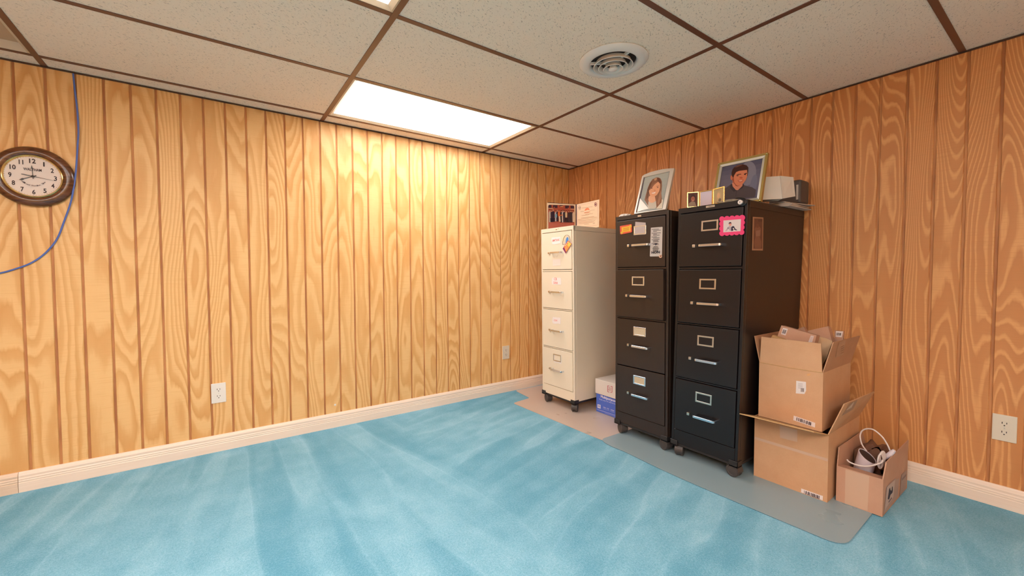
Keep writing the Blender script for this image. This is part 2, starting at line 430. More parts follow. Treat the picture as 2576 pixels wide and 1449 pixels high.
# ------------------------------------------------------------------ flat prints
class Print:
    """flat printed sheet on a real plane; shapes come as pixels of the photograph (crop origin + scale) or plane points"""
    def __init__(s, p0, n, org=(0, 0), k=1.0, lift=0.0003, step=0.00012, zmin=None):
        s.p0, s.n = Vector(p0), Vector(n).normalized()
        if s.n.dot(EYE - s.p0) < 0: s.n = -s.n
        s.org, s.k, s.bm = org, k, BM()
        s.lay = s.bm.loops.layers.float_color.new('ink')
        s.z, s.step, s.zmin = lift, step, zmin
    def px(s, a, b_):
        return at_pl(s.org[0] + a * s.k, s.org[1] + b_ * s.k, s.p0, s.n)
    def face(s, pts, c):
        if s.zmin is not None:
            u_ = (Vector((0, 0, 1)) - s.n * s.n.z).normalized()
            pts = [p + u_ * ((s.zmin - p.z) / u_.z) if p.z < s.zmin else p for p in pts]
        vs = [s.bm.verts.new(p + s.n * s.z) for p in pts]
        f = s.bm.faces.new(vs)
        f.normal_update()
        if f.normal.dot(s.n) < 0: f.normal_flip()
        for l in f.loops: l[s.lay] = c
        return f
    def poly(s, pts, c, raw=False):
        P_ = [Vector(p) for p in pts] if raw else [s.px(*p) for p in pts]
        f = s.face(P_, s2l(c)); s.z += s.step
        bmesh.ops.triangulate(s.bm, faces=[f]) if len(P_) > 4 else None
    def ell(s, cx, cy, rx, ry, c, rot=0.0, n=18):
        cr, sr = math.cos(rot), math.sin(rot)
        s.poly([(cx + rx * math.cos(a) * cr - ry * math.sin(a) * sr, cy + rx * math.cos(a) * sr + ry * math.sin(a) * cr)
                for a in [2 * math.pi * i / n for i in range(n)]], c)
    def line(s, a, b_, w, c):
        d = Vector((b_[0] - a[0], b_[1] - a[1])); 
        if d.length == 0: return
        o = Vector((-d.y, d.x)).normalized() * (w / 2)
        s.poly([(a[0] + o.x, a[1] + o.y), (b_[0] + o.x, b_[1] + o.y), (b_[0] - o.x, b_[1] - o.y), (a[0] - o.x, a[1] - o.y)], c)
    def grad(s, quad, c0, c1, n=8):
        """vertical blend over a quad TL,TR,BR,BL"""
        TL, TR, BR, BL = [s.px(*q) for q in quad]
        for i in range(n):
            f0, f1 = i / n, (i + 1) / n
            c = tuple(c0[j] + (c1[j] - c0[j]) * (i + 0.5) / n for j in range(3))
            s.face([TL.lerp(BL, f0), TR.lerp(BR, f0), TR.lerp(BR, f1), TL.lerp(BL, f1)], s2l(c))
        s.z += s.step
    def text(s, body, a, b_, c, raw=False, squash=None, shear=0.0, bold=0.0):
        """text between base points a (left) and b_ (right), fitted to that width; squash = cap height in metres"""
        A = Vector(a) if raw else s.px(*a); B = Vector(b_) if raw else s.px(*b_)
        right = (B - A); w = right.length; right.normalize()
        up = s.n.cross(right); 
        if up.z < 0 and abs(right.z) < 0.9: up = -up
        cu = bpy.data.curves.new('t', 'FONT'); cu.body = body; cu.size = 1.0; cu.resolution_u = 2; cu.shear = shear; cu.offset = bold
        to = bpy.data.objects.new('t', cu); COL.objects.link(to)
        bpy.context.view_layer.update()
        me = bpy.data.meshes.new_from_object(to.evaluated_get(bpy.context.evaluated_depsgraph_get()))
        if len(me.vertices):
            xs = [v.co.x for v in me.vertices]; ys = [v.co.y for v in me.vertices]
            x0, ww = min(xs), max(max(xs) - min(xs), 1e-4); k = w / ww
            ky = (squash / 0.72) if squash else k
            vs = [s.bm.verts.new(A + right * ((v.co.x - x0) * k) + up * (v.co.y * ky) + s.n * s.z) for v in me.vertices]
            for p in me.polygons:
                try: f = s.bm.faces.new([vs[i] for i in p.vertices])
                except ValueError: continue
                f.normal_update()
                if f.normal.dot(s.n) < 0: f.normal_flip()
                for l in f.loops: l[s.lay] = s2l(c)
        bpy.data.objects.remove(to, do_unlink=True); bpy.data.curves.remove(cu); bpy.data.meshes.remove(me)
        s.z += s.step
    def done(s, name, parent=None, gloss=False, **kw):
        return obj(name, s.bm, M['ink_gloss' if gloss else 'ink'], parent, keep=True, **kw)

# ================================================================== THE ROOM
X0, Y0 = -4.9, -4.6               # far ends of the room behind the camera
bm = BM(); box(bm, (X0, Y0, -0.05), (0, 0, 0)); obj('floor', bm, M['carpet'], kind='structure')

def wall_root(name, lo, hi, m):
    bm = BM(); box(bm, lo, hi); return obj(name, bm, m, kind='structure')
GD = 0.0055                       # depth of the grooves
wl = wall_root('wall_left', (X0, GD, 0), (0.08, 0.08, HC + 0.05), M['groove'])
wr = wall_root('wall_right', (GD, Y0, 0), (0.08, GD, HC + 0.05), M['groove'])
def plank_mesh(width, along_x):
    """one raised strip of the panelling, chamfered along its long edges"""
    bm = BM(); h, c, d, g = width / 2, 0.0022, GD, 0.0042
    prof = [(-h + g, d), (-h + g + c, 0), (h - g - c, 0), (h - g, d)]
    lo = [bm.verts.new((a, b_, 0) if along_x else (b_, -a, 0)) for a, b_ in prof]
    hi = [bm.verts.new((a, b_, HC) if along_x else (b_, -a, HC)) for a, b_ in prof]
    for k in range(4): bm.faces.new((lo[k], lo[(k + 1) % 4], hi[(k + 1) % 4], hi[k]))
    bm.faces.new(lo); bm.faces.new(hi)
    bmesh.ops.recalc_face_normals(bm, faces=bm.faces)
    me = bpy.data.meshes.new('plank'); bm.to_mesh(me); bm.free(); return me
SL, SR = 0.1007, 0.1003
mL = plank_mesh(SL, True); mL.materials.append(M['wood_left'])
mR = plank_mesh(SR, False); mR.materials.append(M['wood_right'])
cornL = plank_mesh(0.080 + 0.0042, True); cornL.materials.append(M['wood_left'])
link('plank', cornL, Vector((-0.040 + 0.0021, 0, 0)), wl)
k = 0
while -0.080 - SL * (k + 1) > X0:
    link('plank', mL, Vector((-0.080 - SL * (k + 0.5), 0, 0)), wl); k += 1
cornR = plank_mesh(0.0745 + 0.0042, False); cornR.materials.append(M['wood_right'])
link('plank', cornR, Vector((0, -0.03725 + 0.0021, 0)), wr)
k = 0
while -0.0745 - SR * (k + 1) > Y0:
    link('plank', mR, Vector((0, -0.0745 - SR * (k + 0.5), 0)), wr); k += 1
wall_root('wall_back', (X0 - 0.08, Y0 - 0.08, 0), (0.08, Y0, HC + 0.05), M['wood_left'])
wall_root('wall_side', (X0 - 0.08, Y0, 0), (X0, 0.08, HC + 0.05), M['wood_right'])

# baseboards: stepped and coved profile
prof = [(0, 0), (0.0145, 0), (0.0145, 0.044), (0.0125, 0.047), (0.0135, 0.050), (0.0135, 0.054), (0.0115, 0.057), (0.0125, 0.060), (0.0125, 0.063),
        (0.0105, 0.068), (0.0115, 0.078), (0.0090, 0.086), (0.0060, 0.090), (0.0045, 0.094), (0, 0.095)]
def baseboard(name, a, b_, axis, m, parent=None, kind=None):
    bm = BM()
    if axis == 'x': prism(bm, [(a, -d, h) for d, h in prof], (b_ - a, 0, 0))
    else: prism(bm, [(-d, a, h) for d, h in prof], (0, b_ - a, 0))
    return obj(name, bm, m, parent, kind=kind)
bl = thing('baseboard_left', (-1.8, -0.007, 0), kind='structure')
baseboard('board', -3.541, 0.0, 'x', M['baseboard'], bl)
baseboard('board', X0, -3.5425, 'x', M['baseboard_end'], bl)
baseboard('baseboard_right', Y0, -0.0145, 'y', M['baseboard'], kind='structure')

# dropped ceiling: tiles, bars, wall angles
ceil = thing('ceiling', (-2.4, -2.2, HC), kind='structure')
XL = [-0.9625 - 1.2192 * i for i in range(4)]            # bars running away from the left wall
YLn = [-0.1238 - 0.6096 * i for i in range(8)]           # bars running along the left wall
xs = [0.0] + XL + [X0]; ys = [0.0] + YLn + [Y0]
LIT = {(1, 1), (2, 3), (3, 5), (3, 7), (2, 7)}; OFF = {(3, 1)}
def cell(i, j): return xs[i + 1], xs[i], ys[j + 1], ys[j]
for i in range(len(xs) - 1):
    for j in range(len(ys) - 1):
        if (i, j) in LIT or (i, j) in OFF: continue
        xa, xb, ya, yb = cell(i, j)
        bm = BM(); box(bm, (xa + 0.002, ya + 0.002, HC + 0.003), (xb - 0.002, yb - 0.002, HC + 0.018))
        obj('ceiling_tile', bm, M['tile'], ceil)
BW = 0.012
for x in XL:
    bm = BM(); box(bm, (x - BW, Y0, HC), (x + BW, 0, HC + 0.003), 0.0006); box(bm, (x - 0.001, Y0, HC + 0.003), (x + 0.001, 0, HC + 0.035))
    obj('grid_bar', bm, M['tbar'], ceil)
for y in YLn:
    segs = [X0] + sorted(XL) + [0.0]
    for a, b_ in zip(segs[:-1], segs[1:]):
        bm = BM(); box(bm, (a + BW if a > X0 else a, y - BW, HC), (b_ - BW if b_ < 0 else b_, y + BW, HC + 0.0028), 0.0006)
        obj('grid_bar', bm, M['tbar'], ceil)
def angle(name, lo, hi):
    bm = BM(); box(bm, lo, hi); obj(name, bm, M['wall_angle'], kind='structure')
angle('trim_1', (X0, -0.011, HC - 0.004), (0, 0.0, HC))
angle('trim_2', (-0.011, Y0, HC - 0.004), (0, -0.0115, HC))
bm = BM(); box(bm, (X0, Y0, HC + 0.045), (0.08, 0.08, HC + 0.06)); obj('ceiling_deck', bm, M['dark_void'], ceil)

def troffer(i, j, lit, label):
    xa, xb, ya, yb = cell(i, j); c = ((xa + xb) / 2, (ya + yb) / 2)
    r = thing('ceiling_light', (c[0], c[1], HC), label, 'ceiling light', 'recessed ceiling lights' if lit else None)
    o = [(xa + BW, ya + BW), (xb - BW, ya + BW), (xb - BW, yb - BW), (xa + BW, yb - BW)]
    d = 0.026
    q = [(xa + BW + d, ya + BW + d), (xb - BW - d, ya + BW + d), (xb - BW - d, yb - BW - d), (xa + BW + d, yb - BW - d)]
    bm = BM()
    dz = 0.010 if lit else 0.030
    A = [bm.verts.new((x, y, HC + 0.0015)) for x, y in o]
    mid = [bm.verts.new((x + (1 if k in (0, 3) else -1) * 0.008, y + (1 if k in (0, 1) else -1) * 0.008, HC - 0.001)) for k, (x, y) in enumerate(o)]
    B = [bm.verts.new((x, y, HC + dz)) for x, y in q]
    top = [bm.verts.new((x, y, HC + 0.042)) for x, y in o]
    for k in range(4):
        l = (k + 1) % 4
        bm.faces.new((A[k], A[l], mid[l], mid[k])); bm.faces.new((mid[k], mid[l], B[l], B[k]))
        bm.faces.new((A[k], top[k], top[l], A[l]))
    bm.faces.new(top)
    obj('frame', bm, M['lamp_frame'], r)
    bm = BM(); box(bm, (q[0][0] - 0.004, q[0][1] - 0.004, HC + dz), (q[2][0] + 0.004, q[2][1] + 0.004, HC + dz + 0.003))
    obj('diffuser', bm, (M['lamp'] if j < 4 else M['lamp_added']) if lit else M['lamp_off'], r)
troffer(1, 1, True, 'glowing recessed light panel along the long panelled wall, nearest the filing cabinets')
troffer(2, 3, True, 'glowing recessed light panel two tile rows out from the long panelled wall')
troffer(3, 5, True, 'added unseen light panel over the side of the room')  # this and the next two are added for brightness, out of view
troffer(3, 7, True, 'added unseen light panel far from both panelled walls')
troffer(2, 7, True, 'added unseen light panel over the back of the room')
troffer(3, 1, False, 'unlit tan recessed light panel above the wall clock')

# round air diffuser
vc = Vector((-1.23, -1.60, HC))
vent = thing('air_vent', vc, 'round white ceiling air vent with nested cone rings', 'air vent')
bm = BM()
lathe(bm, [(0.156, 0.002), (0.157, -0.002), (0.150, -0.009), (0.135, -0.014), (0.118, -0.016), (0.110, -0.013), (0.104, -0.004), (0.103, 0.002)], vc, n=56, closed=True)
obj('flange', bm, M['vent'], vent, smooth=True)
bm = BM(); lathe(bm, [(0, 0.0018), (0.106, 0.0018), (0.106, 0.0028), (0, 0.0028)], vc, n=40); obj('throat', bm, M['dark_void'], vent)
for r, zb in ((0.091, -0.024), (0.069, -0.031), (0.046, -0.037)):
    bm = BM(); lathe(bm, [(r, zb), (r - 0.003, zb - 0.0012), (r - 0.008, zb + 0.008), (r - 0.013, zb + 0.021), (r - 0.0115, zb + 0.0215), (r - 0.006, zb + 0.009)], vc, n=48, closed=True)
    obj('cone_ring', bm, M['vent'], vent, smooth=True)
bm = BM(); lathe(bm, [(0, -0.044), (0.014, -0.043), (0.020, -0.039), (0.020, -0.034), (0.010, -0.012), (0, -0.012)], vc, n=28); obj('centre_cap', bm, M['vent'], vent, smooth=True)
for a in (20, 140, 260):
    ca, sa = math.cos(math.radians(a)), math.sin(math.radians(a))
    bm = BM(); box(bm, (0.012, -0.005, -0.012), (0.106, 0.005, -0.002), M=Matrix.Translation(vc) @ Matrix.Rotation(math.radians(a), 4, 'Z'))
    obj('spoke', bm, M['vent'], vent)

# ================================================================== OUTLETS, CLOCK, BLUE CABLE
def outlet(c, axis, label, m):
    """duplex receptacle; axis is the wall's running direction"""
    c = Vector(c); n = Vector((0, -1, 0)) if axis == 'x' else Vector((-1, 0, 0))
    e = Vector((1, 0, 0)) if axis == 'x' else Vector((0, -1, 0)); up = Vector((0, 0, 1))
    T = Matrix(((e.x, up.x, n.x, c.x), (e.y, up.y, n.y, c.y), (e.z, up.z, n.z, c.z), (0, 0, 0, 1)))
    r = thing('wall_outlet', c - Vector((0, 0, 0.057)), label, 'outlet', 'duplex wall outlets')
    bm = BM(); box(bm, (-0.035, -0.057, -0.001), (0.035, 0.057, 0.0058), 0.0022, 2)
    for v in bm.verts: v.co = T @ v.co
    obj('cover_plate', bm, m, r)
    for s in (1, -1):
        bm = BM(); pts = []
        for k in range(24):
            a = 2 * math.pi * k / 24
            pts.append(Vector((0.0172 * math.cos(a), s * 0.0195 + max(-0.0130, min(0.0130, 0.0172 * math.sin(a))), 0.0052)))
        prism(bm, pts, (0, 0, 0.0016))
        for v in bm.verts: v.co = T @ v.co
        so = obj('socket', bm, m, r)
        bm = BM()
        for sx, hh in ((-0.0065, 0.0042), (0.0065, 0.0035)):
            box(bm, (sx - 0.0012, s * 0.0195 + 0.003 - hh, 0.0066), (sx + 0.0012, s * 0.0195 + 0.003 + hh, 0.0071))
        cyl(bm, (0, s * 0.0195 - 0.0075, 0.0066), 0.0025, 0.0005, n=10)
        for v in bm.verts: v.co = T @ v.co
        obj('contact_slots', bm, M['slot'], so)
    bm = BM(); cyl(bm, (0, 0, 0.0056), 0.0028, 0.0010, n=12)
    for v in bm.verts: v.co = T @ v.co
    obj('screw', bm, M['brushed'], r)
outlet((-2.765, 0, 0.339), 'x', 'white duplex outlet on the long panelled wall, well away from the cabinets', M['white_plastic'])
outlet((-0.740, 0, 0.343), 'x', 'ivory duplex outlet on the panelled wall beside the beige filing cabinet', M['ivory_plastic'])
outlet((0, -2.725, 0.349), 'y', 'duplex outlet on the panelled wall beyond the cardboard boxes', M['ivory_plastic'])

wp = at_y(843, 1018.5, 0); bm = BM(); lathe(bm, [(0, .002), (.005, .0018), (.007, 0), (0, 0)], wp, Vector((0, -1, 0)), 14); obj('wall_plug', bm, M['white_plastic'], wl)
# ---- wall clock
cc = Vector((-3.449, 0, 1.488))
clk = thing('wall_clock', (cc.x, -0.02, cc.z - 0.14), 'round dark walnut wall clock with cream dial and arabic numerals', 'clock')
R_OUT = 0.139
AXY = Vector((0, -1, 0))
bm = BM()
lathe(bm, [(0.09, 0.0), (R_OUT - 0.006, 0.0), (R_OUT, 0.008), (R_OUT, 0.016), (R_OUT - 0.006, 0.026), (R_OUT - 0.018, 0.033), (R_OUT - 0.032, 0.033), (R_OUT - 0.040, 0.028), (R_OUT - 0.042, 0.02), (0.09, 0.018)], cc, AXY, 64, True)
obj('case', bm, M['walnut'], clk, smooth=True)
bm = BM(); lathe(bm, [(0.0975, 0.022), (0.0995, 0.030), (0.0965, 0.033), (0.0925, 0.029), (0.091, 0.022)], cc, AXY, 64, True); obj('bezel', bm, M['brass'], clk, smooth=True)
bm = BM(); cyl(bm, cc + AXY * 0.018, 0.0945, 0.003, AXY, 48); dial = obj('dial', bm, mk('dial_paper', (0.78, 0.66, 0.60), 0.5)[0], clk)
pd = Print(cc + AXY * 0.0212, AXY)
def dp(x, z): return cc + AXY * 0.0212 + Vector((x, 0, z))
INK = (52, 36, 40)
for h in range(1, 13):
    a = math.radians(90 - 30 * h); rr = 0.072; cx, cz = rr * math.cos(a), rr * math.sin(a)
    w = {10: .019, 11: .014, 12: .021}.get(h, .0105 if h != 1 else .005); hgt = .021
    pd.text(str(h), dp(cx - w / 2, cz - hgt / 2), dp(cx + w / 2, cz - hgt / 2), INK, raw=True, squash=hgt, bold=0.02)
pd.text('WALTHAM', dp(-.030, .026), dp(.028, .026), (70, 55, 60), raw=True, squash=.012, bold=0.02)
for k, ch in enumerate('Railroad Station Time'):
    if ch == ' ': continue
    a = math.radians(212 + k * (116 / 20.0)); rr = 0.046
    b0 = Vector((rr * math.cos(a), 0, rr * math.sin(a))); tg = Vector((-math.sin(a), 0, math.cos(a))) * 0.0022
    pd.text(ch, cc + AXY * .0212 + b0 - tg, cc + AXY * .0212 + b0 + tg, (80, 62, 66), raw=True, squash=.007)
for k in range(60):
    a = math.radians(6 * k); r0, r1 = (0.0865, 0.090)
    e = Vector((math.cos(a), 0, math.sin(a))); s_ = Vector((-e.z, 0, e.x)) * (0.0007 if k % 5 == 0 else 0.0003)
    pd.poly([cc + AXY * .0212 + e * r0 + s_, cc + AXY * .0212 + e * r1 + s_, cc + AXY * .0212 + e * r1 - s_, cc + AXY * .0212 + e * r0 - s_], (90, 70, 70), raw=True)
pd.done('dial_print', dial)
HANDS = mk('clock_hands', (0.012, 0.010, 0.012), 0.35)[0]
def hand(name, ang, l0, l1, w, h0):
    a = math.radians(ang); e = Vector((math.sin(a), 0, math.cos(a))); s_ = Vector((e.z, 0, -e.x))
    o = cc + AXY * h0; bm = BM()
    prism(bm, [o - e * l0 - s_ * w, o + e * (l1 * .62) - s_ * w * .8, o + e * (l1 * .72) - s_ * w * 2.2, o + e * l1, o + e * (l1 * .72) + s_ * w * 2.2, o + e * (l1 * .62) + s_ * w * .8, o - e * l0 + s_ * w], AXY * 0.0008)
    obj(name, bm, HANDS, clk)
hand('hour_hand', 244, 0.012, 0.050, 0.0018, 0.0245)
hand('minute_hand', -3, 0.012, 0.052, 0.0012, 0.0258)
a = math.radians(100); e = Vector((math.sin(a), 0, math.cos(a))); s_ = Vector((e.z, 0, -e.x)); o = cc + AXY * 0.0272
bm = BM(); prism(bm, [o - e * 0.036 - s_ * .0016, o - e * 0.030 - s_ * .0016, o + e * .078 - s_ * .0003, o + e * .078 + s_ * .0003, o - e * 0.030 + s_ * .0016, o - e * 0.036 + s_ * .0016], AXY * 0.0006); obj('second_hand', bm, HANDS, clk)
bm = BM(); lathe(bm, [(0, 0.021), (0.005, 0.021), (0.005, 0.0285), (0, 0.0295)], cc, AXY, 16); obj('hub', bm, HANDS, clk)

# ---- blue cable
pts = [at_y(*q, -0.006) for q in [(184, 186), (188, 225), (194, 275), (198, 330), (197, 370), (193, 430), (187, 475), (178, 512), (160, 560), (146, 596), (128, 622), (104, 645), (75, 663), (40, 676), (0, 687), (-60, 697)]]
pts[4].y = pts[5].y = pts[6].y = -0.020; pts[3].y = -0.012; pts[7].y = -0.012
pts[0].z = HC - 0.006
bm = BM(); tube(bm, smooth_pts(pts, 5), 0.0036, 8)
obj('blue_cable', bm, M['blue_cable'], smooth=True, label='thin blue network cable hanging down the panelled wall beside the clock', cat='cable')


# ================================================================== CHAIR MATS
def fillet(pts, r, k=6):
    """rounds the corners of a floor outline"""
    out = []; n = len(pts)
    for i in range(n):
        p = Vector(pts[i]); a = Vector(pts[i - 1]); c = Vector(pts[(i + 1) % n])
        rr = r[i] if isinstance(r, (list, tuple)) else r
        d1, d2 = (a - p), (c - p); rr = min(rr, d1.length * .45, d2.length * .45)
        s0, s1 = p + d1.normalized() * rr, p + d2.normalized() * rr
        for q in range(k + 1):
            t_ = q / k; out.append((1 - t_) ** 2 * s0 + 2 * t_ * (1 - t_) * p + t_ ** 2 * s1)
    return out
def mat_slab(name, outline, r, z0, z1, m, label):
    bm = BM(); prism(bm, [(p.x, p.y, z0) for p in fillet([Vector((a, b_)) for a, b_ in outline], r)], (0, 0, z1 - z0))
    return obj(name, bm, m, label=label, cat='floor mat')
mat_slab('chair_mat', [(-0.03, -0.030), (-0.660, -0.030), (-0.690, -0.272), (-0.880, -0.300), (-0.862, -1.235), (-0.03, -1.235)],
         [.01, .03, .02, .03, .05, .01], 0.0008, 0.0028, M['mat_far'], 'hazy vinyl chair mat with painted beige reflection and stepped lip under the beige cabinet')
mat_slab('chair_mat', [(-0.03, -1.215), (-0.865, -1.200), (-0.890, -1.285), (-0.884, -1.400), (-0.908, -1.740), (-0.886, -2.420), (-0.03, -2.405)],
         [.01, .06, .05, .15, .2, .07, .01], 0.0034, 0.0054, M['mat_near'], 'grey vinyl chair mat under the black cabinets and cardboard boxes')
FZ = 0.0054

# ================================================================== FILING CABINETS
def shear_bm(bm, k, z0=0.72):
    for v in bm.verts: v.co.y += k * (v.co.z - z0)
    return bm
def caster(parent, c, ang, z0, top):
    """twin-wheel hooded caster"""
    c = Vector((c[0], c[1], z0)); T = Matrix.Translation(c) @ Matrix.Rotation(math.radians(ang), 4, 'Z')
    bm = BM()
    # hood: half drum between the wheels with a rounded shell
    pts = []
    for k in range(24):
        a = 2 * math.pi * k / 24; pts.append(Vector((0.030 * math.cos(a), -0.0085, 0.032 + 0.030 * math.sin(a))))
    prism(bm, pts, (0, 0.017, 0))
    # shell arching over the rear half of both wheels
    arc = [math.radians(35 + 150 * k / 12) for k in range(13)]
    prism(bm, [Vector((0.0345 * math.cos(a), -0.021, 0.032 + 0.0345 * math.sin(a))) for a in arc] + [Vector((0.0325 * math.cos(a), -0.021, 0.032 + 0.0325 * math.sin(a))) for a in reversed(arc)], (0, 0.042, 0))
    cyl(bm, (0.006, 0, 0.054), 0.007, max(top - z0 - 0.054, .006), n=12)
    for v in bm.verts: v.co = T @ v.co
    h = obj('caster', bm, M['caster_grey'], parent)
    for s in (-1, 1):
        bm = BM()
        lathe(bm, [(0, 0.0235), (0.016, 0.0235), (0.021, 0.0215), (0.022, 0.0225), (0.0295, 0.0215), (0.032, 0.018), (0.032, 0.010), (0.031, 0.0085), (0, 0.0085)], (0, 0, 0.032), Vector((0, s, 0)), 28)
        for v in bm.verts: v.co = T @ v.co
        obj('wheel', bm, M['caster_grey'], h, smooth=True)
    return h
def u_handle(bm, x, y1, y2, z, out, hgt, th):
    """U-shaped pull in the plan of the drawer, extruded upward"""
    c = 0.010
    o = [(0, y1), (-out + c, y1), (-out + c * .3, y1 - c * .3), (-out, y1 - c), (-out, y2 + c), (-out + c * .3, y2 + c * .3), (-out + c, y2), (0, y2)]
    i = [(0, y2 + th), (-out + c, y2 + th), (-out + th, y2 + c), (-out + th, y1 - c), (-out + c, y1 - th), (0, y1 - th)]
    prism(bm, [(x + a, b_, z - hgt / 2) for a, b_ in o + i], (0, 0, hgt))
    return bm
def cabinet(label, xf, yl, yr, ztop, k, mb, mg, doors, hz, lz, cards, cast, opened=None):
    ym = (yl + yr) / 2; xb = -0.032; zb = 0.080
    r = thing('filing_cabinet', ((xf + xb) / 2, ym, FZ), label, 'filing cabinet')
    S = lambda bm: shear_bm(bm, k)
    bm = BM()
    st = 0.015
    box(bm, (xf + 0.022, yr, zb), (xb, yl, ztop), 0.003)
    box(bm, (xf, yl - st, zb), (xf + 0.024, yl, ztop), 0.0022); box(bm, (xf, yr, zb), (xf + 0.024, yr + st, ztop), 0.0022)
    tops = [d[1] for d in doors]
    box(bm, (xf - 0.001, yr, tops[0] + 0.004), (xf + 0.024, yl, ztop), 0.0025)
    for a, b_ in zip(doors[:-1], doors[1:]):
        box(bm, (xf + 0.002, yr + st, b_[1] + 0.003), (xf + 0.024, yl - st, a[0] - 0.003), 0.001)
    box(bm, (xf + 0.001, yr + st, zb), (xf + 0.024, yl - st, doors[-1][0] - 0.003), 0.002)
    body = obj('cabinet_body', S(bm), mb, r)
    # dark reveal behind the drawer gaps
    bm = BM(); box(bm, (xf + 0.019, yr + st - .002, zb + .01), (xf + 0.0225, yl - st + .002, ztop - 0.02)); obj('drawer_reveal', S(bm), mg, r)
    # seam of the top cap on the side
    bm = BM(); box(bm, (xf + 0.003, yr - 0.0012, ztop - 0.036), (xb, yr + 0.001, ztop - 0.0345)); obj('cap_seam', S(bm), mg, r)
    for i, (z0, z1) in enumerate(doors):
        dx = (opened or {}).get(i, 0.0)
        bm = BM(); box(bm, (xf - 0.003 - dx, yr + st + 0.003, z0), (xf + 0.018, yl - st - 0.003, z1), 0.0022, 2)
        d = obj('drawer', S(bm), mb, r)
        x = xf - 0.003 - dx; zc = z1 - hz; gy = ym - 0.016
        bm = BM(); u_handle(bm, x, gy + 0.060, gy - 0.060, zc, 0.032, 0.0125, 0.006); bmesh.ops.bevel(bm, geom=list(bm.edges), offset=0.0012, segments=1, affect='EDGES')
        obj('handle', S(bm), M['chrome'], d)
        bm = BM(); box(bm, (x - 0.013, ym + 0.070, zc - 0.0075), (x + 0.001, ym + 0.085, zc + 0.0075), 0.002, 2); obj('thumb_latch', S(bm), M['brushed'], d)
        card = cards[i]; lc = z1 - lz; w, h = 0.044, 0.027
        if card != 'paper':
            O = [(x, ym + w, lc - h), (x, ym - w, lc - h), (x, ym - w, lc + h), (x, ym + w, lc + h)]; b_ = 0.008
            I = [(x, ym + w - b_, lc - h + b_), (x, ym - w + b_, lc - h + b_), (x, ym - w + b_, lc + h - b_), (x, ym + w - b_, lc + h - b_)]
            bm = BM(); frame_ring(bm, O, I, (-0.003, 0, 0)); bmesh.ops.bevel(bm, geom=list(bm.edges), offset=0.0008, segments=1, affect='EDGES')
            obj('label_holder', S(bm), M['chrome'] if k > -0.01 else M['brushed'], d)
        if card == 'blank':
            bm = BM(); box(bm, (x - 0.0012, ym - w + .006, lc - h + .006), (x, ym + w - .006, lc + h - .006)); obj('label_card', S(bm), mk('aged_card', (0.55, 0.44, 0.30), 0.6)[0], d)
            pr = Print((x - 0.0013, 0, 0), (-1, 0, 0)); off = k * (lc - 0.72)
            pr.text('- - - -', (x - .0013, ym + .024 + off, lc + .002), (x - .0013, ym - .024 + off, lc + .002), (120, 90, 60), raw=True, squash=.004)
            pr.done('card_print', d)
        cards[i] = (d, x, zc, lc)
    # wheeled base: side bars, corner brackets, casters
    bot = lambda y: y + k * (zb - 0.72)
    Y1, Y2 = bot(yl), bot(yr)
    bm = BM()
    box(bm, (xf + .006, Y2 + .002, 0.066), (xf + .020, Y1 - .002, zb - .0005), .001); box(bm, (xb - .03, Y2 + .002, 0.066), (xb, Y1 - .002, zb - .0005), .001)
    box(bm, (xf + .006, Y1 - .016, 0.066), (xb, Y1 - .002, zb - .0005), .001); box(bm, (xf + .006, Y2 + .002, 0.066), (xb, Y2 + .016, zb - .0005), .001)
    obj('dolly_frame', bm, M['black_plastic'], r)
    for (cx, sx) in ((xf, -1), (xb, 1)):
        for (cy, sy) in ((Y1, 1), (Y2, -1)):
            bm = BM(); w = 0.040; hz0, hz1 = 0.064, 0.095
            a, b_ = (cx + sx * .004, cx - sx * w); c, d_ = (cy + sy * .004, cy - sy * w)
            box(bm, (min(cx + sx * .004, cx - sx * .0), min(c, d_), hz0), (max(cx + sx * .004, cx), max(c, d_), hz1), .001)
            box(bm, (min(a, b_), min(cy + sy * .004, cy), hz0), (max(a, b_), max(cy + sy * .004, cy), hz1), .001)
            box(bm, (min(a, b_), min(c, d_), hz0 + .002), (max(a, b_), max(c, d_), hz0 + .006))
            obj('corner_bracket', bm, M['black_plastic'], r)
    for (cx, cy), an in zip(((xf + .032, Y1 - .034), (xf + .032, Y2 + .030), (xb - .040, Y1 - .035), (xb - .040, Y2 + .035)), cast):
        caster(r, (cx, cy), an, FZ if yl < -1.0 else 0.0028, 0.062)
    return r, cards
D4 = [(1.055, 1.336), (0.757, 1.037), (0.457, 0.743), (0.156, 0.443)]
be, beC = cabinet('tall beige steel four-drawer filing cabinet on casters near the room corner', -0.655, -0.386, -0.751, 1.371, 0.0139, M['beige'], M['beige_gap'],
                  D4, 0.155, 0.064, ['paper', 'paper', 'paper', 'empty'], (75, 35, 0, 50))
D1 = [(1.062, 1.348), (0.757, 1.045), (0.451, 0.741), (0.152, 0.445)]
b1, b1C = cabinet('brown-black steel four-drawer filing cabinet with its second drawer ajar', -0.70, -1.171, -1.5475, 1.378, 0.005, M['black1'], M['black_gap'],
                  D1, 0.157, 0.068, ['empty', 'empty', 'blank', 'blank'], (65, 75, 0, 30), {1: 0.016})
D2 = [(1.058, 1.341), (0.757, 1.041), (0.456, 0.744), (0.160, 0.442)]
b2, b2C = cabinet('black steel four-drawer filing cabinet with key lock beside the cardboard boxes', -0.70, -1.590, -1.9535, 1.374, -0.023, M['black2'], M['black_gap'],
                  D2, 0.175, 0.074, ['empty', 'empty', 'empty', 'empty'], (20, 85, 0, 30))

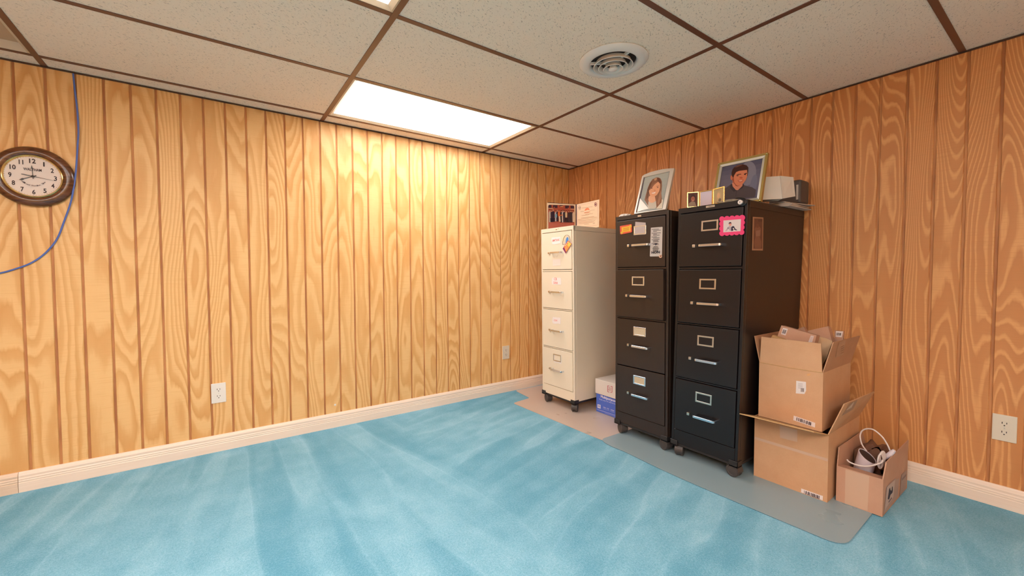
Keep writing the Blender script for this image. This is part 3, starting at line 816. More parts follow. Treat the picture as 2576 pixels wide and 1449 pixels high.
# ---- beige: paper labels, torn slip, cap marks
def slip(parent, x, px, name='label_card', c=(238, 228, 226), texts=(), gloss=False, **kw):
    p = Print((x, 0, 0), (-1, 0, 0), lift=0.0008)
    p.poly(px, c)
    for body, a, b_, col, sq in texts: p.text(body, a, b_, col, squash=sq, bold=0.01)
    return p.done(name, parent, **kw)
RED = (232, 96, 84)
xb_ = -0.655 - 0.0035
slip(beC[0][0], xb_, [(1387.5, 597.5), (1410, 595.5), (1410.5, 612), (1394, 615.3), (1389.5, 614), (1387.5, 607)], texts=[('AMTRAK', (1389, 608.5), (1408, 605.8), RED, 0.018)])
slip(beC[0][0], xb_, [(1391, 653), (1410, 651.5), (1410.3, 667.5), (1390.6, 669.5)], c=(240, 220, 212), texts=[('I _ _ _ _', (1395, 662.5), (1407.5, 661), (225, 195, 180), 0.008)], name='faded_label')
slip(beC[1][0], xb_, [(1389, 698.5), (1410.5, 698.8), (1411.5, 705), (1412, 716.5), (1389.5, 715.6), (1388, 709)], texts=[('CR', (1394.2, 705), (1401.5, 705.3), RED, 0.020), ('SAA', (1392.5, 713.8), (1403.5, 714.3), RED, 0.018)])
slip(beC[2][0], xb_, [(1390.5, 797), (1396, 798), (1410.5, 799), (1410.5, 815.5), (1404, 813.8), (1398, 814.8), (1392, 814), (1389.3, 810)], texts=[('CSX', (1393.5, 807.5), (1402.5, 808.5), RED, 0.013)])
slip(beC[3][0], xb_, [(1393, 908), (1400, 910.5), (1406, 911), (1412, 905), (1412, 916), (1404, 912.5), (1395, 911.5)], name='torn_label')
p = Print((-0.6565, 0, 0), (-1, 0, 0), lift=.0004)
p.poly([(1397.6, 577.2), (1401.6, 576.5), (1401.5, 578.2), (1398, 578.6)], (150, 98, 52)); p.ell(1405, 575.3, .9, .8, (190, 120, 70)); p.done('cap_mark', be)
# magnets on the beige cabinet
def magnet(name, x, outline, label, m, draw=None, th=0.003, org=(0, 0), k=1.0):
    r = thing(name, at_x(org[0] + outline[0][0] * k, org[1] + outline[0][1] * k, x), label, 'magnet')
    bm = BM(); prism(bm, [at_x(org[0] + a * k, org[1] + b_ * k, x) for a, b_ in outline], (-th, 0, 0)); obj('magnet_base', bm, m, r)
    if draw:
        p = Print((x - th, 0, 0), (-1, 0, 0), org, k, lift=.0002); draw(p); p.done('magnet_print', r)
    return r
K5 = 210 / 1902.0; O5 = (1350, 540)
arch = [(592, 685), (592, 640), (605, 560), (630, 505), (660, 470), (695, 462), (728, 475), (750, 515), (762, 580), (762, 640)]
def d_rain(p):
    p.poly([(660, 675), (662, 600), (672, 545), (690, 515), (710, 512), (725, 535), (728, 590), (715, 640)], (84, 140, 205))
    p.poly([(592, 640), (605, 560), (630, 505), (660, 470), (664, 480), (638, 512), (613, 565), (600, 640)], (216, 190, 70))
    for a, b_ in zip(arch[:-1], arch[1:]): p.line(a, b_, 6, (96, 66, 60))
magnet('arch_magnet', xb_, arch, 'arch-shaped cream magnet with blue centre on the beige cabinet', mk('cream_magnet', (0.66, 0.57, 0.44), .5)[0], d_rain, org=O5, k=K5)
quad = [(597, 775), (718, 590), (800, 665), (663, 880)]
def d_bird(p):
    p.poly([(612, 772), (718, 600), (790, 668), (664, 862)], (236, 148, 72)); p.poly([(700, 690), (735, 620), (790, 668), (740, 745)], (244, 196, 92)); p.poly([(640, 790), (680, 720), (700, 760), (668, 820)], (240, 150, 110))
    p.poly([(597, 775), (625, 735), (672, 850), (663, 880)], (122, 50, 96)); p.ell(712, 632, 10, 10, (250, 235, 190)); p.ell(660, 700, 9, 12, (246, 220, 190)); p.ell(680, 672, 8, 10, (246, 225, 200))
magnet('ticket_magnet', xb_ - 0.0035, quad, 'tilted orange and yellow magnet below the arch magnet on the beige cabinet', mk('orange_magnet', (0.66, 0.10, 0.12), .5)[0], d_bird, org=O5, k=K5)

# ---- brown-black cabinet: badge, card in the top holder, instruction sticker, magnets
K1 = 200 / 1449.0; O1 = (1530, 500)
x1 = -0.7035
bm = BM(); prism(bm, [at_x(a, b_, -.7012) for a, b_ in ((1604.5, 542), (1613, 541), (1613, 544.6), (1604.5, 545.4))], (-.0015, 0, 0)); obj('badge', bm, M['brushed'], b1)
slip(b1C[0][0], x1 - .0008, [(1598.5, 558), (1624.5, 560), (1624.5, 570), (1623, 590), (1597, 591), (1597.5, 572)], c=(186, 170, 166))
def bullets(p):
    p.poly([(778, 530), (790, 527), (985, 512), (992, 520), (980, 1050), (765, 1052), (760, 1040)], (196, 186, 180))
    y = 560
    for n, rows in enumerate((3, 3, 2, 3, 2)):
        p.ell(805, y, 8, 8, (50, 45, 48), n=8)
        for q in range(rows):
            w = (105, 140, 70, 120, 95)[(n + q) % 5]; p.line((820, y - 2), (820 + w, y - 2 - w * .05), 9, (84, 76, 78)); y += 20
        y += 9
    p.poly([(850, 830), (858, 818), (898, 816), (893, 832), (875, 838), (880, 850), (862, 848), (868, 834)], (40, 38, 60))
    for q, (a, w) in enumerate(((835, 75), (822, 100), (812, 122), (820, 100), (820, 96))): p.line((a, 872 + q * 19), (a + w, 869 + q * 19), 8, (84, 76, 78))
    p.text('HON', (795, 1000), (946, 992), (26, 26, 40), squash=.014, bold=.04)
p = Print((x1, 0, 0), (-1, 0, 0), O1, K1, lift=.0004); bullets(p); p.done('instruction_sticker', b1C[0][0])
def d_red(p):
    p.poly([(242, 520), (405, 492), (412, 590), (250, 615)], (236, 176, 62)); p.ell(406, 500, 22, 24, (214, 176, 64)); p.ell(248, 618, 22, 22, (214, 176, 64))
    for q in range(4): p.line((275, 540 + q * 17), (380, 524 + q * 17), 5, (176, 120, 40))
magnet('red_magnet', x1, [(218, 502), (240, 494), (420, 464), (432, 472), (438, 600), (425, 614), (240, 650), (224, 640)], 'red magnet with yellow panel on the brown-black cabinet', mk('red_magnet_m', (0.72, 0.09, 0.045), .5)[0], d_red, org=O1, k=K1)
magnet('button_magnet', x1 - .0006, [(960 + 27 * math.cos(a * math.pi / 8), 1050 + 29 * math.sin(a * math.pi / 8)) for a in range(16)], 'small round tan button magnet at the white sticker corner', mk('tan_button', (0.62, 0.38, 0.26), .4)[0],
       lambda p: p.poly([(945, 1040), (965, 1030), (968, 1052), (950, 1060)], (96, 56, 56)), org=O1, k=K1, th=.005)

# ---- black cabinet: lock, name plate, pink photo frame, sepia strip
K2 = 240 / 1581.0; O2 = (1680, 480)
x2 = -0.7035
lk = at_x(1864.4, 509, -.701)
bm = BM(); lathe(bm, [(0.020, 0), (0.020, .004), (0.016, .006), (0.012, .0035), (0, .0035)], at_x(1868.5, 508.5, -.701), Vector((-1, 0, 0)), 28); obj('lock_bezel', bm, M['black2'], b2, smooth=True)
bm = BM(); lathe(bm, [(0, .013), (0.0095, .013), (0.0112, .011), (0.0112, 0), (0, 0)], lk, Vector((-1, 0, 0)), 24); lo_ = obj('lock', bm, mk('lock_nickel', (0.85, 0.80, 0.78), 0.35, 0.5)[0], b2, smooth=True)
bm = BM(); box(bm, (lk.x - .0138, lk.y - .001, lk.z - .005), (lk.x - .0128, lk.y + .001, lk.z + .004)); obj('keyhole', bm, M['slot'], lo_)
bm = BM(); prism(bm, [at_x(a, b_, -.7012) for a, b_ in ((1776, 518.2), (1798.2, 515.2), (1798.2, 520), (1776.2, 523.2))], (-.0012, 0, 0)); np_ = obj('name_plate', bm, M['brushed'], b2)
p = Print((-.7026, 0, 0), (-1, 0, 0), lift=.0002); p.text('Filex', (1782.5, 521), (1792.5, 519.8), (70, 55, 52), squash=.006, shear=.2); p.done('plate_print', np_)
# pink scalloped frame
ring = []
cor = [(905, 470), (1238, 445), (1225, 685), (905, 705)]
def edge_sc(a, b_, n):
    for i in range(n): ring.append((a[0] + (b_[0] - a[0]) * i / n, a[1] + (b_[1] - a[1]) * i / n))
for i, n in zip(range(4), (4, 3, 4, 3)): edge_sc(cor[i], cor[(i + 1) % 4], n)
pk = thing('magnetic_photo_frame', at_x(O2[0] + 905 * K2, O2[1] + 705 * K2, x2), 'hot pink scalloped magnetic frame holding a small photo', 'photo frame')
out = []
cxm, cym = 1068, 576
for q in range(168):
    th_ = 2 * math.pi * q / 168; dx_, dy_ = math.cos(th_), math.sin(th_); best = 0
    for a, b_ in ring:
        ex, ey = a - cxm, b_ - cym; pr_ = ex * dx_ + ey * dy_; disc = 46 ** 2 - (ex * ex + ey * ey - pr_ * pr_)
        if disc > 0: best = max(best, pr_ + math.sqrt(disc))
    out.append((cxm + dx_ * best, cym + dy_ * best))
bm = BM(); prism(bm, [at_x(O2[0] + a * K2, O2[1] + b_ * K2, x2) for a, b_ in out], (-.004, 0, 0)); obj('scalloped_border', bm, M['pink'], pk)
p = Print((x2 - .004, 0, 0), (-1, 0, 0), O2, K2, lift=.0002)
p.poly([(922, 492), (1212, 470), (1205, 668), (920, 688)], (212, 198, 196))
p.poly([(945, 668), (960, 655), (995, 600), (1020, 585), (1040, 590), (1058, 620), (1050, 660), (1030, 664), (1010, 625), (975, 668)], (176, 160, 164))
p.poly([(1050, 665), (1052, 600), (1075, 585), (1095, 585), (1120, 630), (1155, 650), (1130, 655), (1090, 640), (1080, 662)], (48, 34, 58)); p.ell(1088, 628, 12, 10, (222, 210, 200))
p.ell(1035, 550, 22, 32, (206, 140, 124)); p.poly([(1010, 552), (1012, 530), (1030, 518), (1050, 522), (1056, 545), (1040, 540), (1020, 545)], (58, 36, 56)); p.poly([(992, 615), (1000, 605), (1010, 622), (1000, 632)], (60, 60, 100))
p.done('photo_print', pk)
# sepia strip on the side
yS = at_x(1889, 590, -0.66).y
sideY = lambda z: -1.9535 - 0.023 * (z - 0.72) - 0.0012
n_s = Vector((0, -1, -0.023)).normalized(); p0s = Vector((-0.6, sideY(1.22), 1.22))
K7, O7 = 520 / 2431.0, (1560, 370)
p = Print(p0s, n_s, O7, K7, lift=.0006)
p.poly([(1557, 820), (1683, 828), (1678, 1217), (1548, 1215)], (170, 126, 98)); p.poly([(1575, 838), (1672, 842), (1670, 1195), (1566, 1195)], (112, 72, 58))
p.poly([(1580, 960), (1600, 930), (1615, 900), (1630, 930), (1655, 960), (1650, 1030), (1640, 1060), (1660, 1120), (1655, 1190), (1580, 1190), (1575, 1120), (1590, 1050)], (136, 92, 74)); p.poly([(1595, 985), (1645, 975), (1640, 1045), (1595, 1050)], (158, 116, 98)); p.ell(1613, 925, 18, 26, (120, 76, 60))
for q in range(3): p.line((1628 + q * 16, 852), (1628 + q * 16, 878), 8, (84, 52, 44))
p.done('photo_strip', label='tall narrow sepia photo stuck on the side of the black cabinet', cat='photo')

# ================================================================== THINGS ON TOP OF THE CABINETS
# ---- open presentation folder on the beige cabinet
ZB = 1.371
fl_ = Vector((-0.640, -0.447, ZB)); frr = Vector((-0.385, -0.735, ZB))
sp = at_z(1449.5, 514, ZB + 0.207); sp.z = ZB
hF = 0.207
fo = thing('certificate_folder', (sp.x, sp.y, ZB), 'open folder standing with a group photo and a certificate', 'folder')
def leaf(a, b_, name):
    d = (b_ - a).normalized(); n = Vector((-d.y, d.x, 0))
    if n.dot(EYE - a) < 0: n = -n
    bm = BM(); prism(bm, [a - n * .003, b_ - n * .003, b_ - n * .003 + Vector((0, 0, hF)), a - n * .003 + Vector((0, 0, hF))], n * .003)
    o_ = obj(name, bm, M['velvet'], fo); return o_, a, n
K8, O8 = 170 / 2463.0, (1360, 490)
L, a0, nL = leaf(fl_, sp, 'cover'); Rr, a1, nR = leaf(frr, sp, 'cover')
p = Print(a0, nL, O8, K8, lift=.0005, zmin=ZB + .004)
p.poly([(232, 296), (1275, 352), (1275, 1400), (232, 1400)], (238, 214, 182))
TLg, TRg, BRg, BLg = (270, 360), (1228, 392), (1232, 1270), (278, 1270)
p.poly([(270, 420), (320, 362), (1185, 390), (1228, 440), (1232, 1270), (278, 1270)], (176, 84, 62))
for a, b_, c, d in ((285, 370, 395, 480), (450, 375, 615, 480), (690, 380, 800, 440), (890, 390, 1030, 500), (1090, 395, 1215, 500)): p.poly([(a, b_), (c, b_ + 4), (c, d), (a, d)], (70, 44, 56))
p.line((275, 492), (440, 500), 26, (214, 176, 140)); p.line((1080, 520), (1225, 530), 26, (206, 168, 134)); p.line((430, 545), (510, 440), 22, (190, 110, 80)); p.line((990, 470), (1070, 560), 20, (190, 110, 80)); p.poly([(710, 410), (820, 415), (820, 445), (710, 440)], (216, 160, 110))
p.poly([(275, 1000), (420, 980), (1232, 1020), (1232, 1270), (280, 1270)], (188, 104, 88))
rnd = random.Random(3)
ppl = [(330, 580, 1000, (200, 180, 160)), (395, 590, 990, (66, 44, 60)), (455, 570, 980, (52, 38, 52)), (545, 600, 970, (196, 188, 190)), (600, 590, 970, (60, 42, 58)), (660, 590, 780, (226, 112, 56)), (745, 600, 1010, (44, 34, 44)), (800, 590, 1010, (206, 190, 184)), (845, 600, 1005, (64, 50, 60)), (920, 610, 830, (214, 186, 150)), (1010, 610, 1010, (70, 50, 56)), (1080, 600, 1010, (60, 46, 56)), (1130, 610, 1010, (64, 50, 60)), (1185, 620, 1000, (214, 190, 170))]
for cx, y0, y1, c in ppl:
    w = 36 + rnd.random() * 10
    p.poly([(cx - w, y0 + 70), (cx - w * .5, y0 + 30), (cx + w * .5, y0 + 30), (cx + w, y0 + 70), (cx + w * .8, y1), (cx - w * .8, y1)], c)
    p.ell(cx, y0, 23, 32, rnd.choice([(206, 140, 110), (190, 120, 92), (214, 156, 128)]), n=10); p.poly([(cx - 24, y0 - 8), (cx - 18, y0 - 32), (cx + 18, y0 - 32), (cx + 24, y0 - 8)], rnd.choice([(60, 40, 40), (96, 66, 50), (180, 150, 130)]))
p.poly([(640, 780), (700, 790), (715, 985), (655, 985)], (222, 196, 172)); p.line((690, 760), (790, 735), 30, (226, 120, 70)); p.poly([(500, 720), (580, 710), (575, 835), (505, 840)], (130, 170, 190)); p.poly([(335, 860), (510, 850), (500, 985), (345, 1000)], (38, 28, 44)); p.poly([(875, 840), (970, 840), (990, 1000), (890, 1010)], (52, 36, 44))
p.done('group_photo_print', L)
p = Print(a1, nR, O8, K8, lift=.0005, zmin=ZB + .004)
p.poly([(1318, 352), (2140, 170), (2130, 1400), (1318, 1400)], (240, 212, 180))
for a, b_ in (((1360, 395), (2085, 240)), ((2085, 240), (2080, 1110)), ((1360, 395), (1350, 1090)), ((1350, 1180), (2080, 1110))): p.line(a, b_, 7, (214, 160, 140))
p.ell(2008, 350, 52, 76, (150, 84, 84)); p.ell(2008, 350, 36, 54, (220, 180, 160)); p.ell(2008, 350, 22, 34, (110, 50, 60)); p.ell(1428, 480, 46, 80, (214, 186, 160)); p.ell(1403, 462, 10, 12, (120, 70, 70)); p.ell(1450, 455, 12, 12, (120, 70, 70)); p.line((1400, 505), (1455, 495), 8, (150, 100, 90))
p.poly([(1600, 580), (1630, 530), (1670, 490), (1720, 478), (1765, 500), (1790, 550), (1760, 555), (1720, 545), (1680, 560), (1640, 580)], (236, 138, 98))
for y, x0, x1 in ((470, 1510, 1900), (600, 1460, 1590), (560, 1800, 1980), (630, 1600, 1810), (655, 1600, 1770), (700, 1640, 1910), (745, 1500, 1780), (835, 1480, 1960), (890, 1380, 2060), (945, 1390, 2060), (1000, 1400, 1990), (1045, 1420, 1960), (1070, 1600, 1770)):
    s_ = -(x1 - x0) * .135; p.line((x0, y + 15), (x1, y + 15 + s_), 9 if y not in (630, 655) else 16, (196, 158, 130) if y not in (630, 655) else (230, 160, 126))
p.line((1910, 1050), (1990, 1030), 10, (170, 130, 110))
p.done('certificate_print', Rr)

# ---- photo frames
def leaning_frame(label, p0, n, outer, inner, o_, k, mt, th, foot, draw, inner2=None, mt2=None, name='framed_portrait'):
    r = thing(name, foot, label, 'photo frame')
    P_ = lambda q: at_pl(o_[0] + q[0] * k, o_[1] + q[1] * k, p0, n) if not isinstance(q, Vector) else q
    bm = BM(); frame_ring(bm, [P_(q) for q in outer], [P_(q) for q in inner], -n * th)
    bmesh.ops.bevel(bm, geom=list(bm.edges), offset=0.0012, segments=1, affect='EDGES')
    obj('frame_border', bm, mt, r)
    last = inner
    if inner2:
        bm = BM(); frame_ring(bm, [P_(q) - n * .002 for q in inner], [P_(q) - n * .005 for q in inner2], -n * (th * .6)); obj('inner_border', bm, mt2, r); last = inner2
    back = [P_(q) - n * (th * .55) for q in last]
    bm = BM(); prism(bm, back, -n * (th * .45)); bk = obj('backing', bm, M['easel'], r)
    p = Print(p0 - n * (th * .5), n, o_, k, lift=.0006, zmin=foot[2] + .012); draw(p); p.done('portrait_print', r, gloss=True)
    return r, P_
pF = Vector((-0.690, -1.40, 1.3785)); uF = Vector((0.073, 0, 0.242)).normalized(); nF = uF.cross(Vector((0, -1, 0))); nF = nF if nF.x < 0 else -nF
K6, O6 = 130 / 1346.0, (1580, 410)
def z_floor(q, o_, k, p0, n, zmin):
    w = at_pl(o_[0] + q[0] * k, o_[1] + q[1] * k, p0, n)
    if w.z < zmin:
        u_ = n.cross(Vector((0, 1, 0))); u_ = u_ if u_.z > 0 else -u_
        w = w + u_ * ((zmin - w.z) / u_.z)
    return w
outerF = [(150, 1335), (255, 850), (362, 345), (420, 300), (560, 243), (720, 197), (900, 158), (1060, 140), (1200, 133), (1090, 660), (975, 1212)]
innerF = [(200, 1292), (300, 830), (402, 372), (460, 358), (580, 330), (720, 298), (860, 265), (980, 237), (1083, 212), (985, 700), (890, 1195)]
outerF = [z_floor(q, O6, K6, pF, nF, 1.3835) if i in (0, 10) else q for i, q in enumerate(outerF)]
def d_girl(p):
    p.grad([(402, 372), (1083, 212), (890, 1195), (200, 1292)], (170, 172, 164), (150, 154, 150), 6)
    p.poly([(400, 372), (440, 372), (250, 1290), (200, 1292)], (84, 76, 100))
    p.poly([(440, 960), (520, 1000), (560, 1195), (740, 1190), (880, 945), (915, 960), (885, 1190), (545, 1200)], (212, 200, 182))
    p.poly([(735, 378), (800, 380), (850, 410), (880, 480), (885, 610), (868, 790), (882, 930), (870, 1030), (740, 1180), (700, 1150), (560, 1150), (520, 1110), (430, 960), (460, 850), (490, 750), (520, 640), (570, 520), (640, 425)], (136, 96, 74))
    p.poly([(760, 380), (830, 400), (870, 520), (830, 560), (770, 480)], (110, 70, 54)); p.poly([(500, 700), (560, 560), (640, 450), (560, 700), (520, 900), (470, 950)], (112, 76, 58)); p.poly([(680, 420), (740, 385), (760, 420), (700, 470)], (190, 140, 108)); p.poly([(820, 800), (860, 700), (868, 900), (800, 1100), (770, 1050)], (164, 118, 92))
    p.poly([(545, 880), (580, 850), (700, 860), (725, 990), (650, 1040), (560, 1040), (530, 960)], (222, 166, 132))
    p.poly([(535, 1000), (600, 1040), (660, 1035), (730, 990), (745, 1160), (690, 1185), (560, 1190), (525, 1110)], (196, 184, 168))
    p.poly([(600, 640), (650, 560), (720, 505), (790, 490), (835, 540), (838, 640), (815, 740), (760, 830), (690, 880), (630, 885), (575, 840), (548, 750), (555, 690)], (222, 160, 122))
    p.poly([(600, 640), (650, 560), (720, 505), (790, 490), (700, 560), (640, 630), (560, 720), (555, 690)], (150, 104, 80))
    p.line((590, 640), (650, 622), 9, (120, 76, 58)); p.line((745, 612), (810, 600), 9, (120, 76, 58)); p.ell(622, 660, 24, 9, (92, 58, 52), -.15, 10); p.ell(778, 640, 24, 9, (92, 58, 52), -.15, 10); p.ell(700, 715, 26, 14, (200, 132, 100), 0, 10)
    p.poly([(618, 780), (670, 770), (728, 752), (705, 800), (660, 812), (632, 805)], (240, 214, 196)); p.line((615, 775), (730, 750), 6, (180, 90, 80)); p.line((630, 808), (708, 800), 5, (190, 104, 90))
    p.poly([(320, 925), (545, 1195), (360, 1240), (243, 1285)], (246, 238, 232))
f1, Pf = leaning_frame('pewter photo frame with arched top and a portrait of a long-haired person', pF, nF, outerF, innerF, O6, K6, M['pewter'], 0.016, (-0.67, -1.42, 1.378), d_girl)
bm = BM(); prism(bm, [Vector((-0.628, -1.38, 1.50)), Vector((-0.628, -1.45, 1.50)), Vector((-0.570, -1.46, 1.3785)), Vector((-0.570, -1.37, 1.3785))], (0.004, 0, 0.001)); obj('easel_leg', bm, M['easel'], f1)
# ---- big gold and silver frame
zT2 = 1.3745
pG = Vector((-0.553, -1.84, zT2)); uG = Vector((0.063, 0, 0.255)).normalized(); nG = uG.cross(Vector((0, -1, 0))); nG = nG if nG.x < 0 else -nG
KG, OG = 170 / 1642.0, (1780, 370)
PG = lambda q: at_pl(OG[0] + q[0] * KG, OG[1] + q[1] * KG, pG, nG)
tl, tr, br = PG((265, 322)), PG((1470, 124)), PG((1297, 1300))
br = pG + (br - pG); 
if br.z < zT2: br += uG * ((zT2 - br.z) / uG.z)
br += uG * ((zT2 + .005 - br.z) / uG.z)
bl_ = br + Vector((0, tl.y - tr.y, 0)); tl = bl_ + (tr - br); 
def inset(qs, d):
    bl0, tl0, tr0, br0 = qs; e = (br0 - bl0).normalized(); u_ = (tl0 - bl0).normalized()
    return [bl0 + e * d + u_ * d, tl0 + e * d - u_ * d, tr0 - e * d - u_ * d, br0 - e * d + u_ * d]
oG = [bl_, tl, tr, br]; iG = inset(oG, 0.012); iG2 = inset(oG, 0.024)
def d_boy(p):
    W_ = [q + Vector((0, 0, 0)) for q in iG2]
    n_ = 8
    for i in range(n_):
        f0, f1_ = i / n_, (i + 1) / n_; c = (86 + 22 * math.sin(math.pi * f0), 84 + 20 * math.sin(math.pi * f0), 104 + 18 * math.sin(math.pi * f0))
        p.face([W_[1].lerp(W_[0], f0) - nG * .0095, W_[2].lerp(W_[3], f0) - nG * .0095, W_[2].lerp(W_[3], f1_) - nG * .0095, W_[1].lerp(W_[0], f1_) - nG * .0095], s2l(c))
    p.z += p.step
    p.ell(980, 640, 200, 300, (124, 122, 138), .2); p.ell(1120, 900, 80, 240, (112, 112, 132), .2)
    p.poly([(400, 1262), (405, 1120), (430, 1000), (520, 940), (590, 888), (620, 960), (700, 1050), (740, 1050), (850, 960), (870, 885), (895, 935), (1080, 975), (1178, 1040), (1165, 1150), (1140, 1225)], (82, 72, 76))
    p.poly([(590, 888), (612, 960), (700, 1060), (640, 1090), (545, 990), (560, 920)], (66, 58, 62)); p.poly([(870, 885), (890, 940), (850, 1000), (740, 1056), (845, 950)], (66, 58, 62)); p.line((705, 1060), (690, 1200), 8, (58, 50, 56))
    p.poly([(598, 870), (860, 870), (845, 950), (740, 1048), (690, 1045), (612, 955)], (206, 134, 108))
    p.ell(585, 745, 27, 60, (196, 112, 84)); 
    p.poly([(590, 700), (586, 630), (605, 555), (650, 490), (745, 438), (860, 420), (950, 445), (995, 500), (990, 600), (975, 700), (640, 760)], (66, 40, 36)); p.poly([(640, 500), (745, 445), (860, 424), (820, 450), (720, 490)], (112, 72, 58))
    p.poly([(650, 690), (700, 610), (770, 582), (860, 570), (962, 558), (972, 640), (962, 730), (935, 800), (870, 885), (800, 930), (740, 940), (680, 920), (620, 870), (602, 790), (630, 770)], (206, 126, 94))
    p.poly([(602, 790), (640, 720), (650, 860), (700, 925), (640, 885)], (150, 80, 60)); p.poly([(660, 900), (740, 945), (800, 930), (740, 960), (690, 950)], (150, 84, 64))
    p.poly([(690, 690), (740, 662), (815, 654), (825, 668), (740, 680)], (58, 36, 34)); p.poly([(885, 655), (940, 632), (970, 632), (960, 648), (900, 668)], (58, 36, 34)); p.ell(735, 700, 28, 10, (70, 40, 40), -.1, 10); p.ell(918, 672, 26, 10, (70, 40, 40), -.1, 10)
    p.ell(820, 750, 40, 26, (186, 96, 74), 0, 12); p.poly([(738, 812), (800, 806), (880, 790), (850, 845), (800, 858), (765, 850)], (170, 84, 70)); p.poly([(755, 822), (800, 814), (862, 806), (840, 832), (790, 840)], (222, 180, 160))
f2, Pg = leaning_frame('large gold and silver photo frame with a portrait of a short-haired person', pG, nG, oG, iG, OG, KG, M['gold_dull'], 0.018, (-0.545, -1.84, zT2), d_boy, iG2, M['silver'])
for q in (tl, tr, br):
    e = Vector((0, -1, 0)); s_ = q + nG * .001 + (e * .006 if q is tl else -e * .006) + (-uG * .006 if q is not br else uG * .006)
    bm = BM(); lathe(bm, [(0, .004), (.004, .003), (.006, 0), (0, 0)], s_, nG, 10); obj('corner_stud', bm, M['brass'], f2, smooth=True)
bm = BM(); prism(bm, [Vector((-0.494, -1.74, 1.50)), Vector((-0.494, -1.80, 1.50)), Vector((-0.44, -1.80, zT2)), Vector((-0.44, -1.74, zT2))], (0.004, 0, 0.001)); obj('easel_leg', bm, M['easel'], f2)

# ---- small brass triptych frame
K9, O9 = 220 / 2576.0, (1720, 440)
tf = thing('triptych_frame', (-0.67, -1.72, zT2), 'small brass hinged three-panel photo frame on the black cabinet', 'photo frame')
hT = 0.083
t0 = Vector((-0.688, at_x(1728, 500, -.688).y, zT2 + .0012)); t1 = Vector((-0.655, at_x(1758.5, 497, -.655).y, zT2 + .0012)); t2 = Vector((-0.655, at_x(1793, 494, -.655).y, zT2 + .0012)); t3 = Vector((-0.684, at_x(1822, 485, -.684).y, zT2 + .0012))
def tri_panel(a, b_, kind):
    d = (b_ - a); w = d.length; d.normalize(); n = Vector((d.y, -d.x, 0)); n = n if n.dot(EYE - a) > 0 else -n
    a, b_ = a + d * .0006, b_ - d * .0006; up = Vector((0, 0, 1))
    q = lambda s_, h: a + d * (w * s_) + up * h
    O = [a, b_, b_ + up * hT, a + up * hT]; bd = .0055
    I = [a + d * bd + up * bd, b_ - d * bd + up * bd, b_ - d * bd + up * (hT - bd), a + d * bd + up * (hT - bd)]
    bm = BM(); frame_ring(bm, [x - n * 0 for x in O], I, -n * .005); bmesh.ops.bevel(bm, geom=list(bm.edges), offset=.0007, segments=1, affect='EDGES')
    fr = obj('frame_panel', bm, M['brass'], tf)
    bm = BM(); prism(bm, [x - n * .003 for x in I], -n * .002); obj('backing', bm, M['easel'], fr)
    p = Print(a - n * .0025, n, O9, K9, lift=.0002)
    I2 = [x - n * .0025 for x in I]
    if kind == 0:
        p.poly(I2, (84, 46, 42), raw=True); c = (I2[0] + I2[2]) / 2
        P_ = lambda u_, v_: c + d * u_ + up * v_
        p.poly([P_(-.024, -.036), P_(-.020, -.018), P_(-.006, -.008), P_(.010, -.012), P_(.018, -.036)], (150, 126, 108), raw=True)
        E_ = lambda cx, cy, rx, ry, col: p.poly([P_(cx + rx * math.cos(i * .52), cy + ry * math.sin(i * .52)) for i in range(12)], col, raw=True)
        E_(.000, .010, .014, .019, (60, 32, 30)); E_(.000, .004, .010, .014, (164, 96, 76)); E_(-.004, .007, .002, .001, (70, 36, 34)); E_(.004, .007, .002, .001, (70, 36, 34)); E_(0, -.003, .004, .0014, (214, 170, 150))
    elif kind == 1:
        p.poly(I2, (206, 192, 206), raw=True)
    else:
        p.poly(I2, (178, 152, 110), raw=True); c = (I2[0] + I2[2]) / 2
        P_ = lambda u_, v_: c + d * u_ + up * v_
        E_ = lambda cx, cy, rx, ry, col: p.poly([P_(cx + rx * math.cos(i * .52), cy + ry * math.sin(i * .52)) for i in range(12)], col, raw=True)
        E_(0, .000, .016, .024, (190, 160, 116)); E_(-.002, .002, .010, .014, (214, 166, 122)); E_(.008, -.022, .010, .008, (110, 92, 76))
    p.done('photo_print', fr)
tri_panel(t0, t1, 0); tri_panel(t1, t2, 1); tri_panel(t2, t3, 2)

# ---- crumpled clear bag with dark cord behind the lock
def crumple(bm, c, rx, ry, rz, seed, n=3, amp=.35, flat=None):
    rn = random.Random(seed)
    r_ = bmesh.ops.create_icosphere(bm, subdivisions=n, radius=1.0)
    dirs = [(Vector((rn.uniform(-1, 1), rn.uniform(-1, 1), rn.uniform(-1, 1))).normalized(), rn.uniform(3, 9), rn.uniform(0, 6)) for _ in range(7)]
    for v in r_['verts']:
        s_ = 1 + amp * sum(abs(math.sin(v.co.dot(d) * f_ + ph)) - .6 for d, f_, ph in dirs) / 3.0
        q = v.co * s_
        v.co = Vector((c[0] + q.x * rx, c[1] + q.y * ry, c[2] + q.z * rz))
        if flat is not None and v.co.z < flat: v.co.z = flat
    return bm
bm = BM(); crumple(bm, (-0.655, -1.855, zT2 + .006), .028, .055, .012, 5, flat=zT2 + .0005)
m, nt, b = mk('crumpled_cellophane', (0.42, 0.38, 0.30), 0.18); b.inputs['Alpha'].default_value = .75
obj('plastic_bag', bm, m, label='small crumpled cellophane bag behind the lock of the black cabinet', cat='plastic bag')
pts = [at_x(a, b_, -.615) for a, b_ in ((1846, 502), (1852, 499.5), (1860, 498), (1868, 499), (1875, 502))]
pts[0].z = pts[-1].z = zT2 + .004
for q in pts: q.z = max(q.z, zT2 + .004)
bm = BM(); tube(bm, smooth_pts(pts, 5), .0036, 8); obj('black_cord', bm, M['easel'], smooth=True, label='short black cord lying on top of the black cabinet by the lock', cat='cord')
